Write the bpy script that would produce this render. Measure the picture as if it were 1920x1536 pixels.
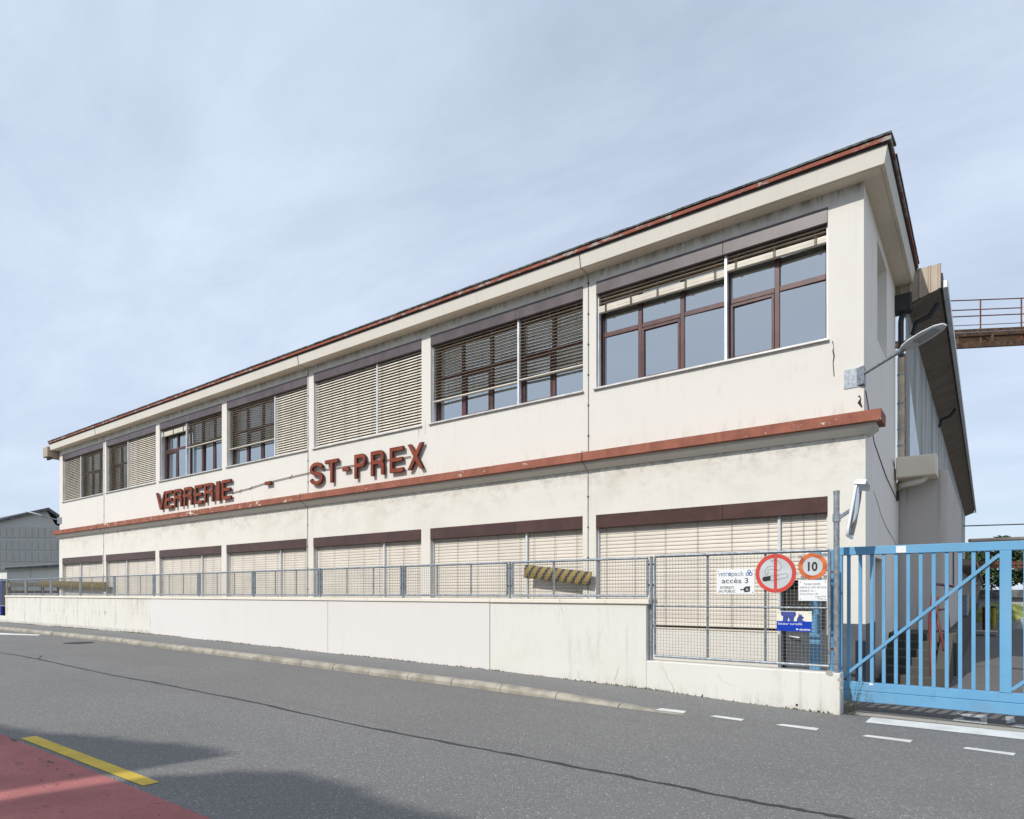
import bpy, math, random
from mathutils import Vector, Matrix
random.seed(7)
R = math.radians
for o in list(bpy.data.objects): bpy.data.objects.remove(o)
scn = bpy.context.scene
COL = scn.collection

# ------------------------------------------------------------------ camera
EYE = 1.57                       # camera height over the ground at the gate
CX, HY, F, VX = 960.0, 1112.0, 1209.0, -683.0    # photo pixels: centre, horizon, focal length, facade vanishing point
TH = math.atan((CX - VX) / F); S, C = math.cos(TH), math.sin(TH)
cam = bpy.data.cameras.new('camera'); cam_o = bpy.data.objects.new('camera', cam); COL.objects.link(cam_o)
cam_o.location = (0, 0, EYE)
cam_o.rotation_euler = (R(90), 0, math.pi / 2 - TH)
cam.sensor_width = 36; cam.lens = F / 1920 * 36
cam.shift_y = (HY - 768) / 1920
cam.clip_start = .05; cam.clip_end = 9000
scn.camera = cam_o
# ------------------------------------------------------------------ light
SUN_AZ, SUN_EL = R(12), R(40)    # azimuth left of the facade normal
to_sun = Vector((-math.sin(SUN_AZ) * math.cos(SUN_EL), -math.cos(SUN_AZ) * math.cos(SUN_EL), math.sin(SUN_EL)))
sun = bpy.data.lights.new('sun', 'SUN'); sun.energy = 3.6; sun.angle = R(.6); sun.color = (1, .955, .88)
sun_o = bpy.data.objects.new('sun', sun); COL.objects.link(sun_o)
sun_o.rotation_euler = to_sun.to_track_quat('Z', 'Y').to_euler(); sun_o.location = (0, -20, 30)
world = bpy.data.worlds.new('World'); scn.world = world; world.use_nodes = True
nt = world.node_tree; nt.nodes.clear()
def wn(t, **k):
    n = nt.nodes.new(t)
    for a, v in k.items(): setattr(n, a, v)
    return n
sky = wn('ShaderNodeTexSky', sky_type='NISHITA'); sky.sun_disc = False
sky.sun_elevation = SUN_EL; sky.sun_rotation = math.atan2(to_sun.x, to_sun.y)
sky.air_density = 1.0; sky.dust_density = .7; sky.ozone_density = 1.0; sky.altitude = 400
tc = wn('ShaderNodeTexCoord'); sep = wn('ShaderNodeSeparateXYZ'); nt.links.new(tc.outputs['Generated'], sep.inputs[0])
ad = wn('ShaderNodeMath', operation='MAXIMUM'); nt.links.new(sep.outputs[2], ad.inputs[0]); ad.inputs[1].default_value = 0
ad2 = wn('ShaderNodeMath', operation='ADD'); nt.links.new(ad.outputs[0], ad2.inputs[0]); ad2.inputs[1].default_value = .16
dx = wn('ShaderNodeMath', operation='DIVIDE'); dy = wn('ShaderNodeMath', operation='DIVIDE')
nt.links.new(sep.outputs[0], dx.inputs[0]); nt.links.new(sep.outputs[1], dy.inputs[0])
nt.links.new(ad2.outputs[0], dx.inputs[1]); nt.links.new(ad2.outputs[0], dy.inputs[1])
cmb = wn('ShaderNodeCombineXYZ'); nt.links.new(dx.outputs[0], cmb.inputs[0]); nt.links.new(dy.outputs[0], cmb.inputs[1])
mp = wn('ShaderNodeMapping'); mp.inputs['Rotation'].default_value = (0, 0, R(-28)); mp.inputs['Scale'].default_value = (.7, 1.6, 1)
nt.links.new(cmb.outputs[0], mp.inputs[0])
n1 = wn('ShaderNodeTexNoise'); n1.inputs['Scale'].default_value = 1.5; n1.inputs['Detail'].default_value = 12; n1.inputs['Roughness'].default_value = .63; n1.inputs['Distortion'].default_value = .35
nt.links.new(mp.outputs[0], n1.inputs['Vector'])
n2 = wn('ShaderNodeTexNoise'); n2.inputs['Scale'].default_value = .55; n2.inputs['Detail'].default_value = 4
nt.links.new(cmb.outputs[0], n2.inputs['Vector'])
av = wn('ShaderNodeMath', operation='MULTIPLY_ADD'); nt.links.new(n2.outputs[0], av.inputs[0]); av.inputs[1].default_value = 1.0; 
sc1 = wn('ShaderNodeMath', operation='MULTIPLY'); nt.links.new(n1.outputs[0], sc1.inputs[0]); sc1.inputs[1].default_value = .75
nt.links.new(sc1.outputs[0], av.inputs[2])
rp = wn('ShaderNodeMapRange'); rp.inputs[1].default_value = .60; rp.inputs[2].default_value = 1.12; rp.inputs[3].default_value = .50; rp.inputs[4].default_value = 1.0
nt.links.new(av.outputs[0], rp.inputs[0])
mx = wn('ShaderNodeMix', data_type='RGBA'); nt.links.new(rp.outputs[0], mx.inputs[0]); nt.links.new(sky.outputs[0], mx.inputs[6])
mx.inputs[7].default_value = (7.25, 8.35, 10.1, 1)
bg = wn('ShaderNodeBackground'); bg.inputs[1].default_value = .1; nt.links.new(mx.outputs[2], bg.inputs[0])
wo = wn('ShaderNodeOutputWorld'); nt.links.new(bg.outputs[0], wo.inputs[0])
vs = scn.view_settings; vs.view_transform = 'Standard'; vs.look = 'None'; vs.gamma = 1; vs.exposure = 0; vs.use_curve_mapping = False

# ------------------------------------------------------------------ pixel helpers (a pixel gives a direction, the plane gives the distance)
def ray(u):
    k = (u - CX) / F
    return (-S + C * k, C + S * k)           # X and Y per metre of depth
def atY(u, v, Y):
    a, b = ray(u); d = Y / b
    return Vector((a * d, Y, EYE + (HY - v) * d / F))
def xY(u, Y): return atY(u, HY, Y).x
def lerp_table(t, x):
    if x <= t[0][0]: return t[0][1]
    for (a, p), (b, q) in zip(t, t[1:]):
        if x <= b: return p + (q - p) * (x - a) / (b - a)
    return t[-1][1]
ROADZ = [(-60, .24), (-33, .235), (-20, .215), (-12, .13), (-4.2, .03), (-1, -.012), (3, -.04), (12, -.08)]
WALKZ = [(-60, .33), (-33, .33), (-20, .335), (-12, .232), (-7.3, .175), (-4.2, .10), (-2.6, .03), (-1.5, .0), (.5, -.015)]
def roadz(x): return lerp_table(ROADZ, x)
def walkz(x): return lerp_table(WALKZ, x)
def on_road(u, v, lift=0.0):
    z = 0
    for _ in range(8):
        d = (EYE - z) * F / (v - HY); a, b = ray(u); z = roadz(a * d)
    return Vector((a * d, b * d, z + lift))

# ------------------------------------------------------------------ materials
def mat(name): 
    m = bpy.data.materials.new(name); m.use_nodes = True
    t = m.node_tree; return m, t, t.nodes['Principled BSDF']
class NB:
    def __init__(s, t): s.t = t
    def n(s, ty, **k):
        x = s.t.nodes.new(ty)
        for a, v in k.items(): setattr(x, a, v)
        return x
    def pos(s, scale=(1, 1, 1), obj=False):
        g = s.n('ShaderNodeTexCoord').outputs['Object'] if obj else s.n('ShaderNodeNewGeometry').outputs['Position']
        m = s.n('ShaderNodeMapping'); m.inputs['Scale'].default_value = scale; s.t.links.new(g, m.inputs[0]); return m.outputs[0]
    def noise(s, vec, scale, detail=4, rough=.55, dist=0):
        x = s.n('ShaderNodeTexNoise'); x.inputs['Scale'].default_value = scale; x.inputs['Detail'].default_value = detail
        x.inputs['Roughness'].default_value = rough; x.inputs['Distortion'].default_value = dist
        s.t.links.new(vec, x.inputs['Vector']); return x.outputs['Fac']
    def rng(s, v, a, b, c=0, d=1, smooth=True):
        x = s.n('ShaderNodeMapRange'); x.inputs[1].default_value = a; x.inputs[2].default_value = b; x.inputs[3].default_value = c; x.inputs[4].default_value = d
        if smooth: x.interpolation_type = 'SMOOTHSTEP'
        s.t.links.new(v, x.inputs[0]); return x.outputs[0]
    def math(s, op, a, b=None):
        x = s.n('ShaderNodeMath', operation=op)
        for i, v in enumerate((a, b)):
            if v is None: continue
            if isinstance(v, (int, float)): x.inputs[i].default_value = v
            else: s.t.links.new(v, x.inputs[i])
        return x.outputs[0]
    def mix(s, fac, a, b):
        x = s.n('ShaderNodeMix', data_type='RGBA')
        for i, v in ((0, fac), (6, a), (7, b)):
            if isinstance(v, tuple): x.inputs[i].default_value = v + (1,) if len(v) == 3 else v
            elif isinstance(v, (int, float)): x.inputs[i].default_value = v
            else: s.t.links.new(v, x.inputs[i])
        return x.outputs[2]
    def sepz(s, vec):
        x = s.n('ShaderNodeSeparateXYZ'); s.t.links.new(vec, x.inputs[0]); return x.outputs
    def bump(s, h, strength, dist, p):
        x = s.n('ShaderNodeBump'); x.inputs['Strength'].default_value = strength; x.inputs['Distance'].default_value = dist
        s.t.links.new(h, x.inputs['Height']); s.t.links.new(x.outputs[0], p.inputs['Normal'])

def simple(name, col, rough=.6, metal=0, var=.12, vscale=6, bump=0, bscale=60, spec=.5):
    m, t, p = mat(name); b = NB(t); v = b.pos()
    n = b.noise(v, vscale, 5)
    c2 = tuple(max(0, x * (1 - var * 2)) for x in col)
    c3 = tuple(min(1, x * (1 + var)) for x in col)
    t.links.new(b.mix(b.rng(n, .3, .7), c2, c3), p.inputs['Base Color'])
    p.inputs['Roughness'].default_value = rough; p.inputs['Metallic'].default_value = metal
    p.inputs['Specular IOR Level'].default_value = spec
    if bump: b.bump(b.noise(v, bscale, 3), bump, .01, p)
    return m

def plaster(name, base, dirt, zdirt=(), streak=.25, blotch=.3, rough_bump=.25, zs=.25):
    m, t, p = mat(name); b = NB(t); v = b.pos()
    z = b.sepz(v)[2]
    n1 = b.noise(v, .9, 6, .6); n2 = b.noise(b.pos((7, 7, .5)), 1, 5, .6); n3 = b.noise(v, 14, 5, .65)
    col = b.mix(b.math('MULTIPLY', b.rng(n1, .48, .75), blotch), base, tuple(x * y for x, y in zip(base, (.86, .84, .8))))
    col = b.mix(b.math('MULTIPLY', b.rng(n2, .56, .8), streak), col, dirt)
    for (za, zb, amt, scx, lo, hi) in zdirt:              # stains: fade from zb (full) to za (none)
        mask = b.rng(z, za, zb, 0, 1, False)
        nn = b.noise(b.pos((scx, scx, scx * zs)), 1, 6, .7)
        mm = b.math('MULTIPLY', mask, b.rng(nn, lo, hi))
        if zb > za:                                       # sharp upper end
            mm = b.math('MULTIPLY', mm, b.rng(z, zb + .02, zb + .03, 1, 0))
        col = b.mix(b.math('MULTIPLY', mm, amt), col, dirt)
    col = b.mix(b.math('MULTIPLY', b.rng(n3, .62, .78), .2), col, dirt)
    t.links.new(col, p.inputs['Base Color']); p.inputs['Roughness'].default_value = .9; p.inputs['Specular IOR Level'].default_value = .2
    h = b.math('ADD', b.noise(v, 70, 4), b.math('MULTIPLY', b.noise(v, 1.7, 3), 2.5))
    b.bump(h, rough_bump, .012, p)
    return m

CREAM = (.70, .673, .625)
DIRT = (.20, .175, .14)
M = {}
M['upper'] = plaster('cream_render_upper', CREAM, DIRT, [(EYE + 6.34, EYE + 6.5, .7, 9, .42, .6), (EYE + 6.1, EYE + 6.5, .25, 5, .4, .6), (EYE + 3.3, EYE + 4.10, .20, 8, .54, .72), (EYE + 3.15, EYE + 2.8, .25, 6, .48, .68)], .10, .22, .15)
M['lower'] = plaster('cream_render_lower', (.72, .69, .63), DIRT, [(EYE + 1.7, EYE + 2.53, .28, 2.6, .46, .66), (EYE + 2.25, EYE + 2.53, .55, 9, .46, .64)], .08, .6, .5, 1.3)
M['pier'] = plaster('shade_lifted_side_render', (.88, .815, .73), DIRT, [], .2, .4, .25)  # same paint as the front, lightened here to lift the shaded side
M['soffit'] = plaster('soffit_render', (.74, .65, .52), (.10, .085, .065), [], .3, .5, .3)
M['fascia'] = plaster('fascia_render', (.70, .66, .59), DIRT, [], .22, .3, .12)
M['wall_stained'] = plaster('stained_wall_render', (.69, .665, .61), (.15, .14, .11), [(.36, .95, .55, 5, .52, .68), (.75, 1.38, .32, 5, .46, .68), (.47, .33, .7, 9, .35, .6)], .4, .4, .3)
M['wall_clean'] = plaster('repainted_wall_render', (.69, .665, .645), (.5, .47, .44), [], .12, .2, .12)
M['wall_right'] = plaster('weathered_wall_render', (.70, .685, .635), (.16, .15, .12), [(.02, 1.38, .25, 4, .53, .7), (.28, .02, .30, 7, .42, .66)], .25, .4, .3)
M['coping'] = plaster('coping_concrete', (.76, .71, .62), DIRT, [], .3, .5, .3)
def redtrim(name, base, chip, lo, hi):
    m, t, p = mat(name); b = NB(t); v = b.pos()
    big = b.noise(b.pos((.35, .35, .35)), 1, 2); n = b.noise(b.pos((5, 5, 9)), 1, 6, .7); n2 = b.noise(v, 3, 5)
    col = b.mix(b.rng(n2, .3, .7), tuple(x * .8 for x in base), tuple(x * 1.12 for x in base))
    col = b.mix(b.math('MULTIPLY', b.rng(b.noise(b.pos((14, 14, .8)), 1, 4), .5, .7), .35), col, tuple(x * .55 for x in base))
    mk = b.rng(b.math('ADD', n, b.math('MULTIPLY', big, .45)), lo, hi)
    col = b.mix(mk, col, chip)
    t.links.new(col, p.inputs['Base Color']); p.inputs['Roughness'].default_value = .8; p.inputs['Specular IOR Level'].default_value = .25
    b.bump(b.math('SUBTRACT', n2, mk), .4, .01, p)
    return m
M['band'] = redtrim('terracotta_band_paint', (.315, .118, .080), (.62, .56, .46), .855, .885)
M['red'] = redtrim('red_roof_trim_paint', (.29, .095, .065), (.36, .33, .31), .76, .86)
M['letter'] = redtrim('rust_red_letter_paint', (.235, .056, .032), (.12, .05, .03), .84, .95)
M['letterside'] = simple('dark_letter_edge', (.075, .022, .014), .7, 0, .2, 6)
M['slate'] = simple('slate_edge', (.11, .12, .115), .85, 0, .4, 9, .5, 30)
M['black'] = simple('dark_gap', (.02, .018, .016), .8)
M['boxup'] = simple('sky_tinted_box_metal_upper', (.105, .082, .088), .38, .0, .12, 3)  # sky reflection on the glossy upper boxes is mixed into this base colour
M['boxlow'] = simple('brown_box_metal_lower', (.075, .036, .030), .36, .0, .12, 3)
M['frame'] = simple('brown_window_frame', (.095, .036, .033), .42, 0, .15, 5)
M['alu'] = simple('white_aluminium_rail', (.72, .74, .77), .35, .2, .06, 4)
M['sill'] = simple('pale_metal_sill', (.66, .65, .63), .4, .2, .1, 4)
M['slat_low'] = simple('beige_slat_paint', (.665, .605, .525), .5, 0, .04, 1.2)
M['slat_up'] = simple('beige_slat_paint_upper', (.72, .66, .56), .5, 0, .06, 2.5)
M['slat_under'] = simple('shade_dark_slat_underside', (.30, .255, .19), .7, 0, .1, 3)  # underside colour darkened so the gaps between slats read as shade
M['cord'] = simple('blind_cord', (.10, .09, .08), .8)
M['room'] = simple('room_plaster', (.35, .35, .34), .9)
def galv(name, base=(.29, .325, .36)):
    m, t, p = mat(name); b = NB(t); v = b.pos()
    vo = b.n('ShaderNodeTexVoronoi'); vo.inputs['Scale'].default_value = 28; t.links.new(v, vo.inputs['Vector'])
    c = b.mix(b.rng(vo.outputs['Color'], 0, 1), tuple(x * .75 for x in base), tuple(x * 1.2 for x in base))
    c = b.mix(b.math('MULTIPLY', b.rng(b.noise(v, 7, 5), .62, .72), .6), c, (.22, .12, .06))
    t.links.new(c, p.inputs['Base Color']); p.inputs['Metallic'].default_value = .55; p.inputs['Roughness'].default_value = .5
    return m
M['galv'] = galv('galvanised_steel'); M['wire'] = galv('mesh_wire_steel', (.30, .29, .265))
def bluepaint(name, base):
    m, t, p = mat(name); b = NB(t); v = b.pos()
    c = b.mix(b.rng(b.noise(v, 1.1, 5), .3, .75), base, tuple(x * .8 for x in base))
    c = b.mix(b.math('MULTIPLY', b.rng(b.noise(b.pos((6, 6, 3)), 1, 6, .7), .6, .75), .55), c, tuple(x * .55 for x in base))
    z = b.sepz(v)[2]
    c = b.mix(b.math('MULTIPLY', b.rng(z, .35, .1), b.math('MULTIPLY', b.rng(b.noise(v, 4, 6), .5, .7), .35)), c, (.2, .2, .17))
    t.links.new(c, p.inputs['Base Color']); p.inputs['Roughness'].default_value = .42
    c = b.mix(b.rng(b.noise(v, 26, 6, .75), .685, .71), c, (.14, .075, .04))
    c = b.mix(b.math('MULTIPLY', b.rng(b.noise(b.pos((9, 9, 1.2)), 1, 5, .7), .5, .72), .28), c, (.30, .36, .42))
    t.links.new(c, p.inputs['Base Color'])
    b.bump(b.noise(v, 25, 3), .08, .01, p)
    return m
M['blue'] = bluepaint('sky_blue_gate_paint', (.147, .38, .615))
def glass():
    m = bpy.data.materials.new('window_glass'); m.use_nodes = True; t = m.node_tree; t.nodes.clear(); b = NB(t)
    g = b.n('ShaderNodeBsdfGlossy'); g.inputs['Color'].default_value = (.90, .94, .94, 1); g.inputs['Roughness'].default_value = .015
    tr = b.n('ShaderNodeBsdfTransparent'); tr.inputs['Color'].default_value = (.62, .68, .68, 1)
    fr = b.n('ShaderNodeFresnel'); fr.inputs['IOR'].default_value = 1.5
    fac = b.math('MINIMUM', b.math('ADD', b.math('MULTIPLY', fr.outputs[0], 1.0), .50), .95)
    bp = b.n('ShaderNodeBump'); bp.inputs['Strength'].default_value = .025; bp.inputs['Distance'].default_value = .05
    t.links.new(b.noise(b.pos(), 1.3, 2), bp.inputs['Height']); t.links.new(bp.outputs[0], g.inputs['Normal'])
    ms = b.n('ShaderNodeMixShader'); t.links.new(fac, ms.inputs[0]); t.links.new(tr.outputs[0], ms.inputs[1]); t.links.new(g.outputs[0], ms.inputs[2])
    o = b.n('ShaderNodeOutputMaterial'); t.links.new(ms.outputs[0], o.inputs[0]); return m
M['glass'] = glass()
def asphalt(name, base, crack=False, tint=(1, 1, 1), stain=1.0):
    m, t, p = mat(name); b = NB(t); v = b.pos()
    big = b.noise(v, .35, 5, .6); mid = b.noise(b.pos((.10, 1.3, 1)), 1, 6, .62); fine = b.noise(v, 34, 4, .85)
    vo = b.n('ShaderNodeTexVoronoi'); vo.inputs['Scale'].default_value = 62; t.links.new(v, vo.inputs['Vector'])
    col = b.mix(b.rng(big, .3, .7), tuple(x * .86 for x in base), tuple(x * 1.12 for x in base))
    col = b.mix(b.math('MULTIPLY', b.rng(mid, .46, .70), .42 * stain), col, tuple(x * .68 for x in base))
    col = b.mix(b.math('MULTIPLY', b.rng(fine, .35, .7), .65), tuple(x * .55 for x in base), col)
    speck = b.rng(vo.outputs['Distance'], .42, .22)
    vc = b.sepz(vo.outputs['Color'])[0]
    col = b.mix(b.math('MULTIPLY', speck, b.rng(vc, .80, .99)), col, tuple(min(1, x * 2.0) for x in base))
    col = b.mix(b.math('MULTIPLY', speck, b.rng(vc, .28, .05)), col, tuple(x * .35 for x in base))
    spot = b.math('MULTIPLY', b.rng(b.noise(v, 4.5, 5, .7), .70, .76), .6)
    col = b.mix(spot, col, (.03, .03, .033))
    t.links.new(col, p.inputs['Base Color']); p.inputs['Roughness'].default_value = .82; p.inputs['Specular IOR Level'].default_value = .35
    b.bump(b.math('ADD', fine, b.math('MULTIPLY', vo.outputs['Distance'], -1.2)), .55, .006, p)
    return m
M['road'] = asphalt('worn_asphalt', (.272, .266, .256)); M['walk'] = asphalt('pavement_asphalt', (.285, .282, .277)); M['yard'] = asphalt('yard_asphalt', (.20, .19, .18))
def redlane():
    m, t, p = mat('red_lane_coating'); b = NB(t); v = b.pos(); base = (.43, .155, .145)
    col = b.mix(b.rng(b.noise(v, 1.2, 5), .3, .7), tuple(x * .78 for x in base), tuple(x * 1.12 for x in base))
    vo = b.n('ShaderNodeTexVoronoi'); vo.inputs['Scale'].default_value = 110; t.links.new(v, vo.inputs['Vector'])
    col = b.mix(b.math('MULTIPLY', b.rng(b.noise(v, 34, 4, .85), .48, .66), .5), col, tuple(x * .5 for x in base))
    w = b.noise(v, 1.3, 3); d = b.n('ShaderNodeTexVoronoi', feature='DISTANCE_TO_EDGE'); d.inputs['Scale'].default_value = 1.5
    a = b.n('ShaderNodeVectorMath', operation='ADD'); t.links.new(v, a.inputs[0]); 
    nx = b.n('ShaderNodeTexNoise'); nx.inputs['Scale'].default_value = 5; nx.inputs['Detail'].default_value = 5; t.links.new(v, nx.inputs['Vector'])
    scl = b.n('ShaderNodeVectorMath', operation='SCALE'); scl.inputs['Scale'].default_value = .5; t.links.new(nx.outputs['Color'], scl.inputs[0]); t.links.new(scl.outputs[0], a.inputs[1])
    t.links.new(a.outputs[0], d.inputs['Vector'])
    ck = b.math('MULTIPLY', b.rng(d.outputs['Distance'], .02, .004), b.rng(b.noise(v, 2.3, 4), .52, .6))
    col = b.mix(b.math('MULTIPLY', ck, .0), col, (.05, .05, .05))
    col = b.mix(b.rng(b.noise(b.pos((4, 10, 5)), 1, 7, .75), .615, .64), col, (.06, .055, .055))
    t.links.new(col, p.inputs['Base Color']); p.inputs['Roughness'].default_value = .8; p.inputs['Specular IOR Level'].default_value = .3
    b.bump(b.noise(v, 60, 3), .5, .005, p); return m
M['redlane'] = redlane()
def paint(name, base, wear=.62):
    m, t, p = mat(name); b = NB(t); v = b.pos()
    col = b.mix(b.rng(b.noise(v, 3, 5), .35, .7), base, tuple(x * .8 for x in base))
    col = b.mix(b.rng(b.noise(v, 24, 6, .75), wear, wear + .07), col, (.13, .13, .13))
    t.links.new(col, p.inputs['Base Color']); p.inputs['Roughness'].default_value = .7
    b.bump(b.noise(v, 60, 3), .4, .005, p); return m
M['whiteline'] = paint('white_road_paint', (.72, .72, .69), .68); M['yellowline'] = paint('yellow_road_paint', (.66, .46, .045), .70); M['wornwhite'] = paint('worn_white_paint', (.55, .55, .53), .52)
M['seal'] = simple('bitumen_seal', (.035, .036, .04), .7)
M['kerb'] = simple('kerb_granite', (.35, .32, .265), .85, 0, .16, 4, .4, 50)
M['concrete'] = plaster('old_concrete', (.40, .37, .32), (.06, .055, .05), [], .5, .6, .6)
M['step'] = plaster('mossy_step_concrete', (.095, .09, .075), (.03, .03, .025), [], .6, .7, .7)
M['ground'] = simple('dry_ground', (.13, .135, .07), .95, 0, .3, .4, .4, 6)
M['white'] = simple('white_sign_face', (.80, .81, .82), .35, 0, .03, 3)
M['greywhite'] = simple('grey_sign_face', (.55, .58, .60), .35, 0, .06, 5)
M['signred'] = simple('red_sign_ring', (.62, .075, .060), .35, 0, .06, 5)
M['signorange'] = simple('faded_orange_ring', (.62, .155, .055), .4, 0, .22, 9)
M['ink'] = simple('black_print', (.02, .02, .025), .5)
M['inkgrey'] = simple('grey_print', (.30, .33, .38), .5)
M['inkblue'] = simple('blue_print', (.02, .09, .33), .5)
M['signblue'] = simple('deep_blue_sign_face', (.006, .045, .42), .35, 0, .05, 3)
M['signcream'] = simple('cream_sign_face', (.78, .76, .66), .4, 0, .03, 3)
M['midblue'] = simple('mid_blue_print', (.05, .075, .30), .5)
M['darkgrey'] = simple('dark_grey_door_paint', (.075, .085, .10), .5, 0, .12, 4)
M['plinth'] = simple('grey_plinth_paint', (.105, .115, .13), .7, 0, .12, 3)
M['pipe'] = simple('beige_downpipe', (.52, .44, .32), .5, 0, .15, 5)
M['darkmetal'] = simple('dark_metal', (.035, .035, .038), .55, .2)
M['tan'] = simple('tan_cladding', (.42, .34, .265), .55, 0, .08, 2)
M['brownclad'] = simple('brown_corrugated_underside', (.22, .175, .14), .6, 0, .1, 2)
M['boxrender'] = plaster('sunlit_toned_box_render', (.84, .74, .60), (.16, .13, .10), [], .5, .7, .5)  # warmer and lighter base: sunlit look put into the colour
M['whwall'] = plaster('brownish_grey_render', (.56, .51, .47), (.16, .14, .12), [], .45, .6, .35)
def ribmat():
    m, t, p = mat('streaked_corrugated_sheet'); b = NB(t); v = b.pos()
    c = b.mix(b.rng(b.noise(b.pos((1.6, 1.6, .12)), 1, 5, .7), .35, .65), (.30, .31, .29), (.66, .655, .65))
    c = b.mix(b.math('MULTIPLY', b.rng(b.noise(b.pos((3.5, 3.5, .3)), 1, 4, .7), .5, .7), .7), c, (.30, .33, .25))
    t.links.new(c, p.inputs['Base Color']); p.inputs['Roughness'].default_value = .75; return m
M['rib'] = ribmat()
M['gutter'] = simple('pale_metal_gutter', (.62, .66, .68), .4, .3, .08, 3)
def rust(name, a, b_):
    m, t, p = mat(name); b = NB(t); v = b.pos()
    t.links.new(b.mix(b.rng(b.noise(v, 5, 6, .7), .35, .65), a, b_), p.inputs['Base Color']); p.inputs['Roughness'].default_value = .85; return m
M['rust'] = rust('rusty_steel', (.10, .028, .020), (.19, .08, .04)); M['rust2'] = rust('brown_rust_beam', (.04, .024, .016), (.15, .08, .035))
M['handrail'] = simple('red_handrail_paint', (.15, .020, .016), .45, 0, .2, 8)
M['fibre'] = plaster('grey_fibre_cement', (.56, .55, .525), (.20, .20, .20), [], .6, .5, .2)
M['fibre_light'] = plaster('stained_pale_sheet', (.70, .69, .66), (.035, .035, .035), [], 1.0, .5, .2)
M['roofgrey'] = simple('weathered_roof_sheet', (.14, .145, .15), .85, 0, .25, 3)
M['lampwhite'] = simple('pale_lamp_housing', (.62, .64, .65), .4, .1, .06, 4)
M['lampglass'] = simple('lamp_lens', (.34, .35, .36), .15, 0, .1, 20)
M['mirror'] = simple('mirror_face', (.55, .57, .60), .05, 1.0, .02, 2)
M['leaf'] = simple('green_leaves', (.055, .095, .028), .6, 0, .3, 1.2); M['leafdark'] = simple('dark_green_leaves', (.035, .065, .022), .6, 0, .3, 1.2)
M['leafolive'] = simple('olive_leaves', (.085, .10, .035), .6, 0, .3, 1.5)
M['bark'] = simple('bark', (.10, .075, .05), .9, 0, .2, 8)
M['grass'] = simple('dry_grass', (.22, .24, .06), .9, 0, .3, 2, .5, 20)
M['gravel'] = simple('pale_gravel', (.42, .42, .40), .9, 0, .2, 8, .8, 30)
M['hill'] = simple('wooded_hill', (.06, .085, .085), .95, 0, .3, .01)
M['yellow'] = simple('yellow_plastic', (.38, .28, .03), .5)
M['orange'] = simple('orange_plastic', (.7, .22, .02), .5)
def stripes():
    m, t, p = mat('black_yellow_striped_guard'); b = NB(t)
    o = b.sepz(b.pos((1, 1, 1), True)); v = b.pos()
    w = b.math('FRACT', b.math('MULTIPLY', b.math('SUBTRACT', o[0], b.math('MULTIPLY', o[2], .55)), 5.4))
    k = b.rng(w, .58, .61)
    col = b.mix(k, b.mix(b.rng(b.noise(v, 6, 6, .7), .35, .7), (.30, .21, .04), (.16, .11, .035)), (.025, .022, .02))
    col = b.mix(b.rng(b.noise(v, 18, 5, .7), .62, .7), col, (.10, .06, .03))
    t.links.new(col, p.inputs['Base Color']); p.inputs['Roughness'].default_value = .7; return m
M['stripe'] = stripes()

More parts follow.
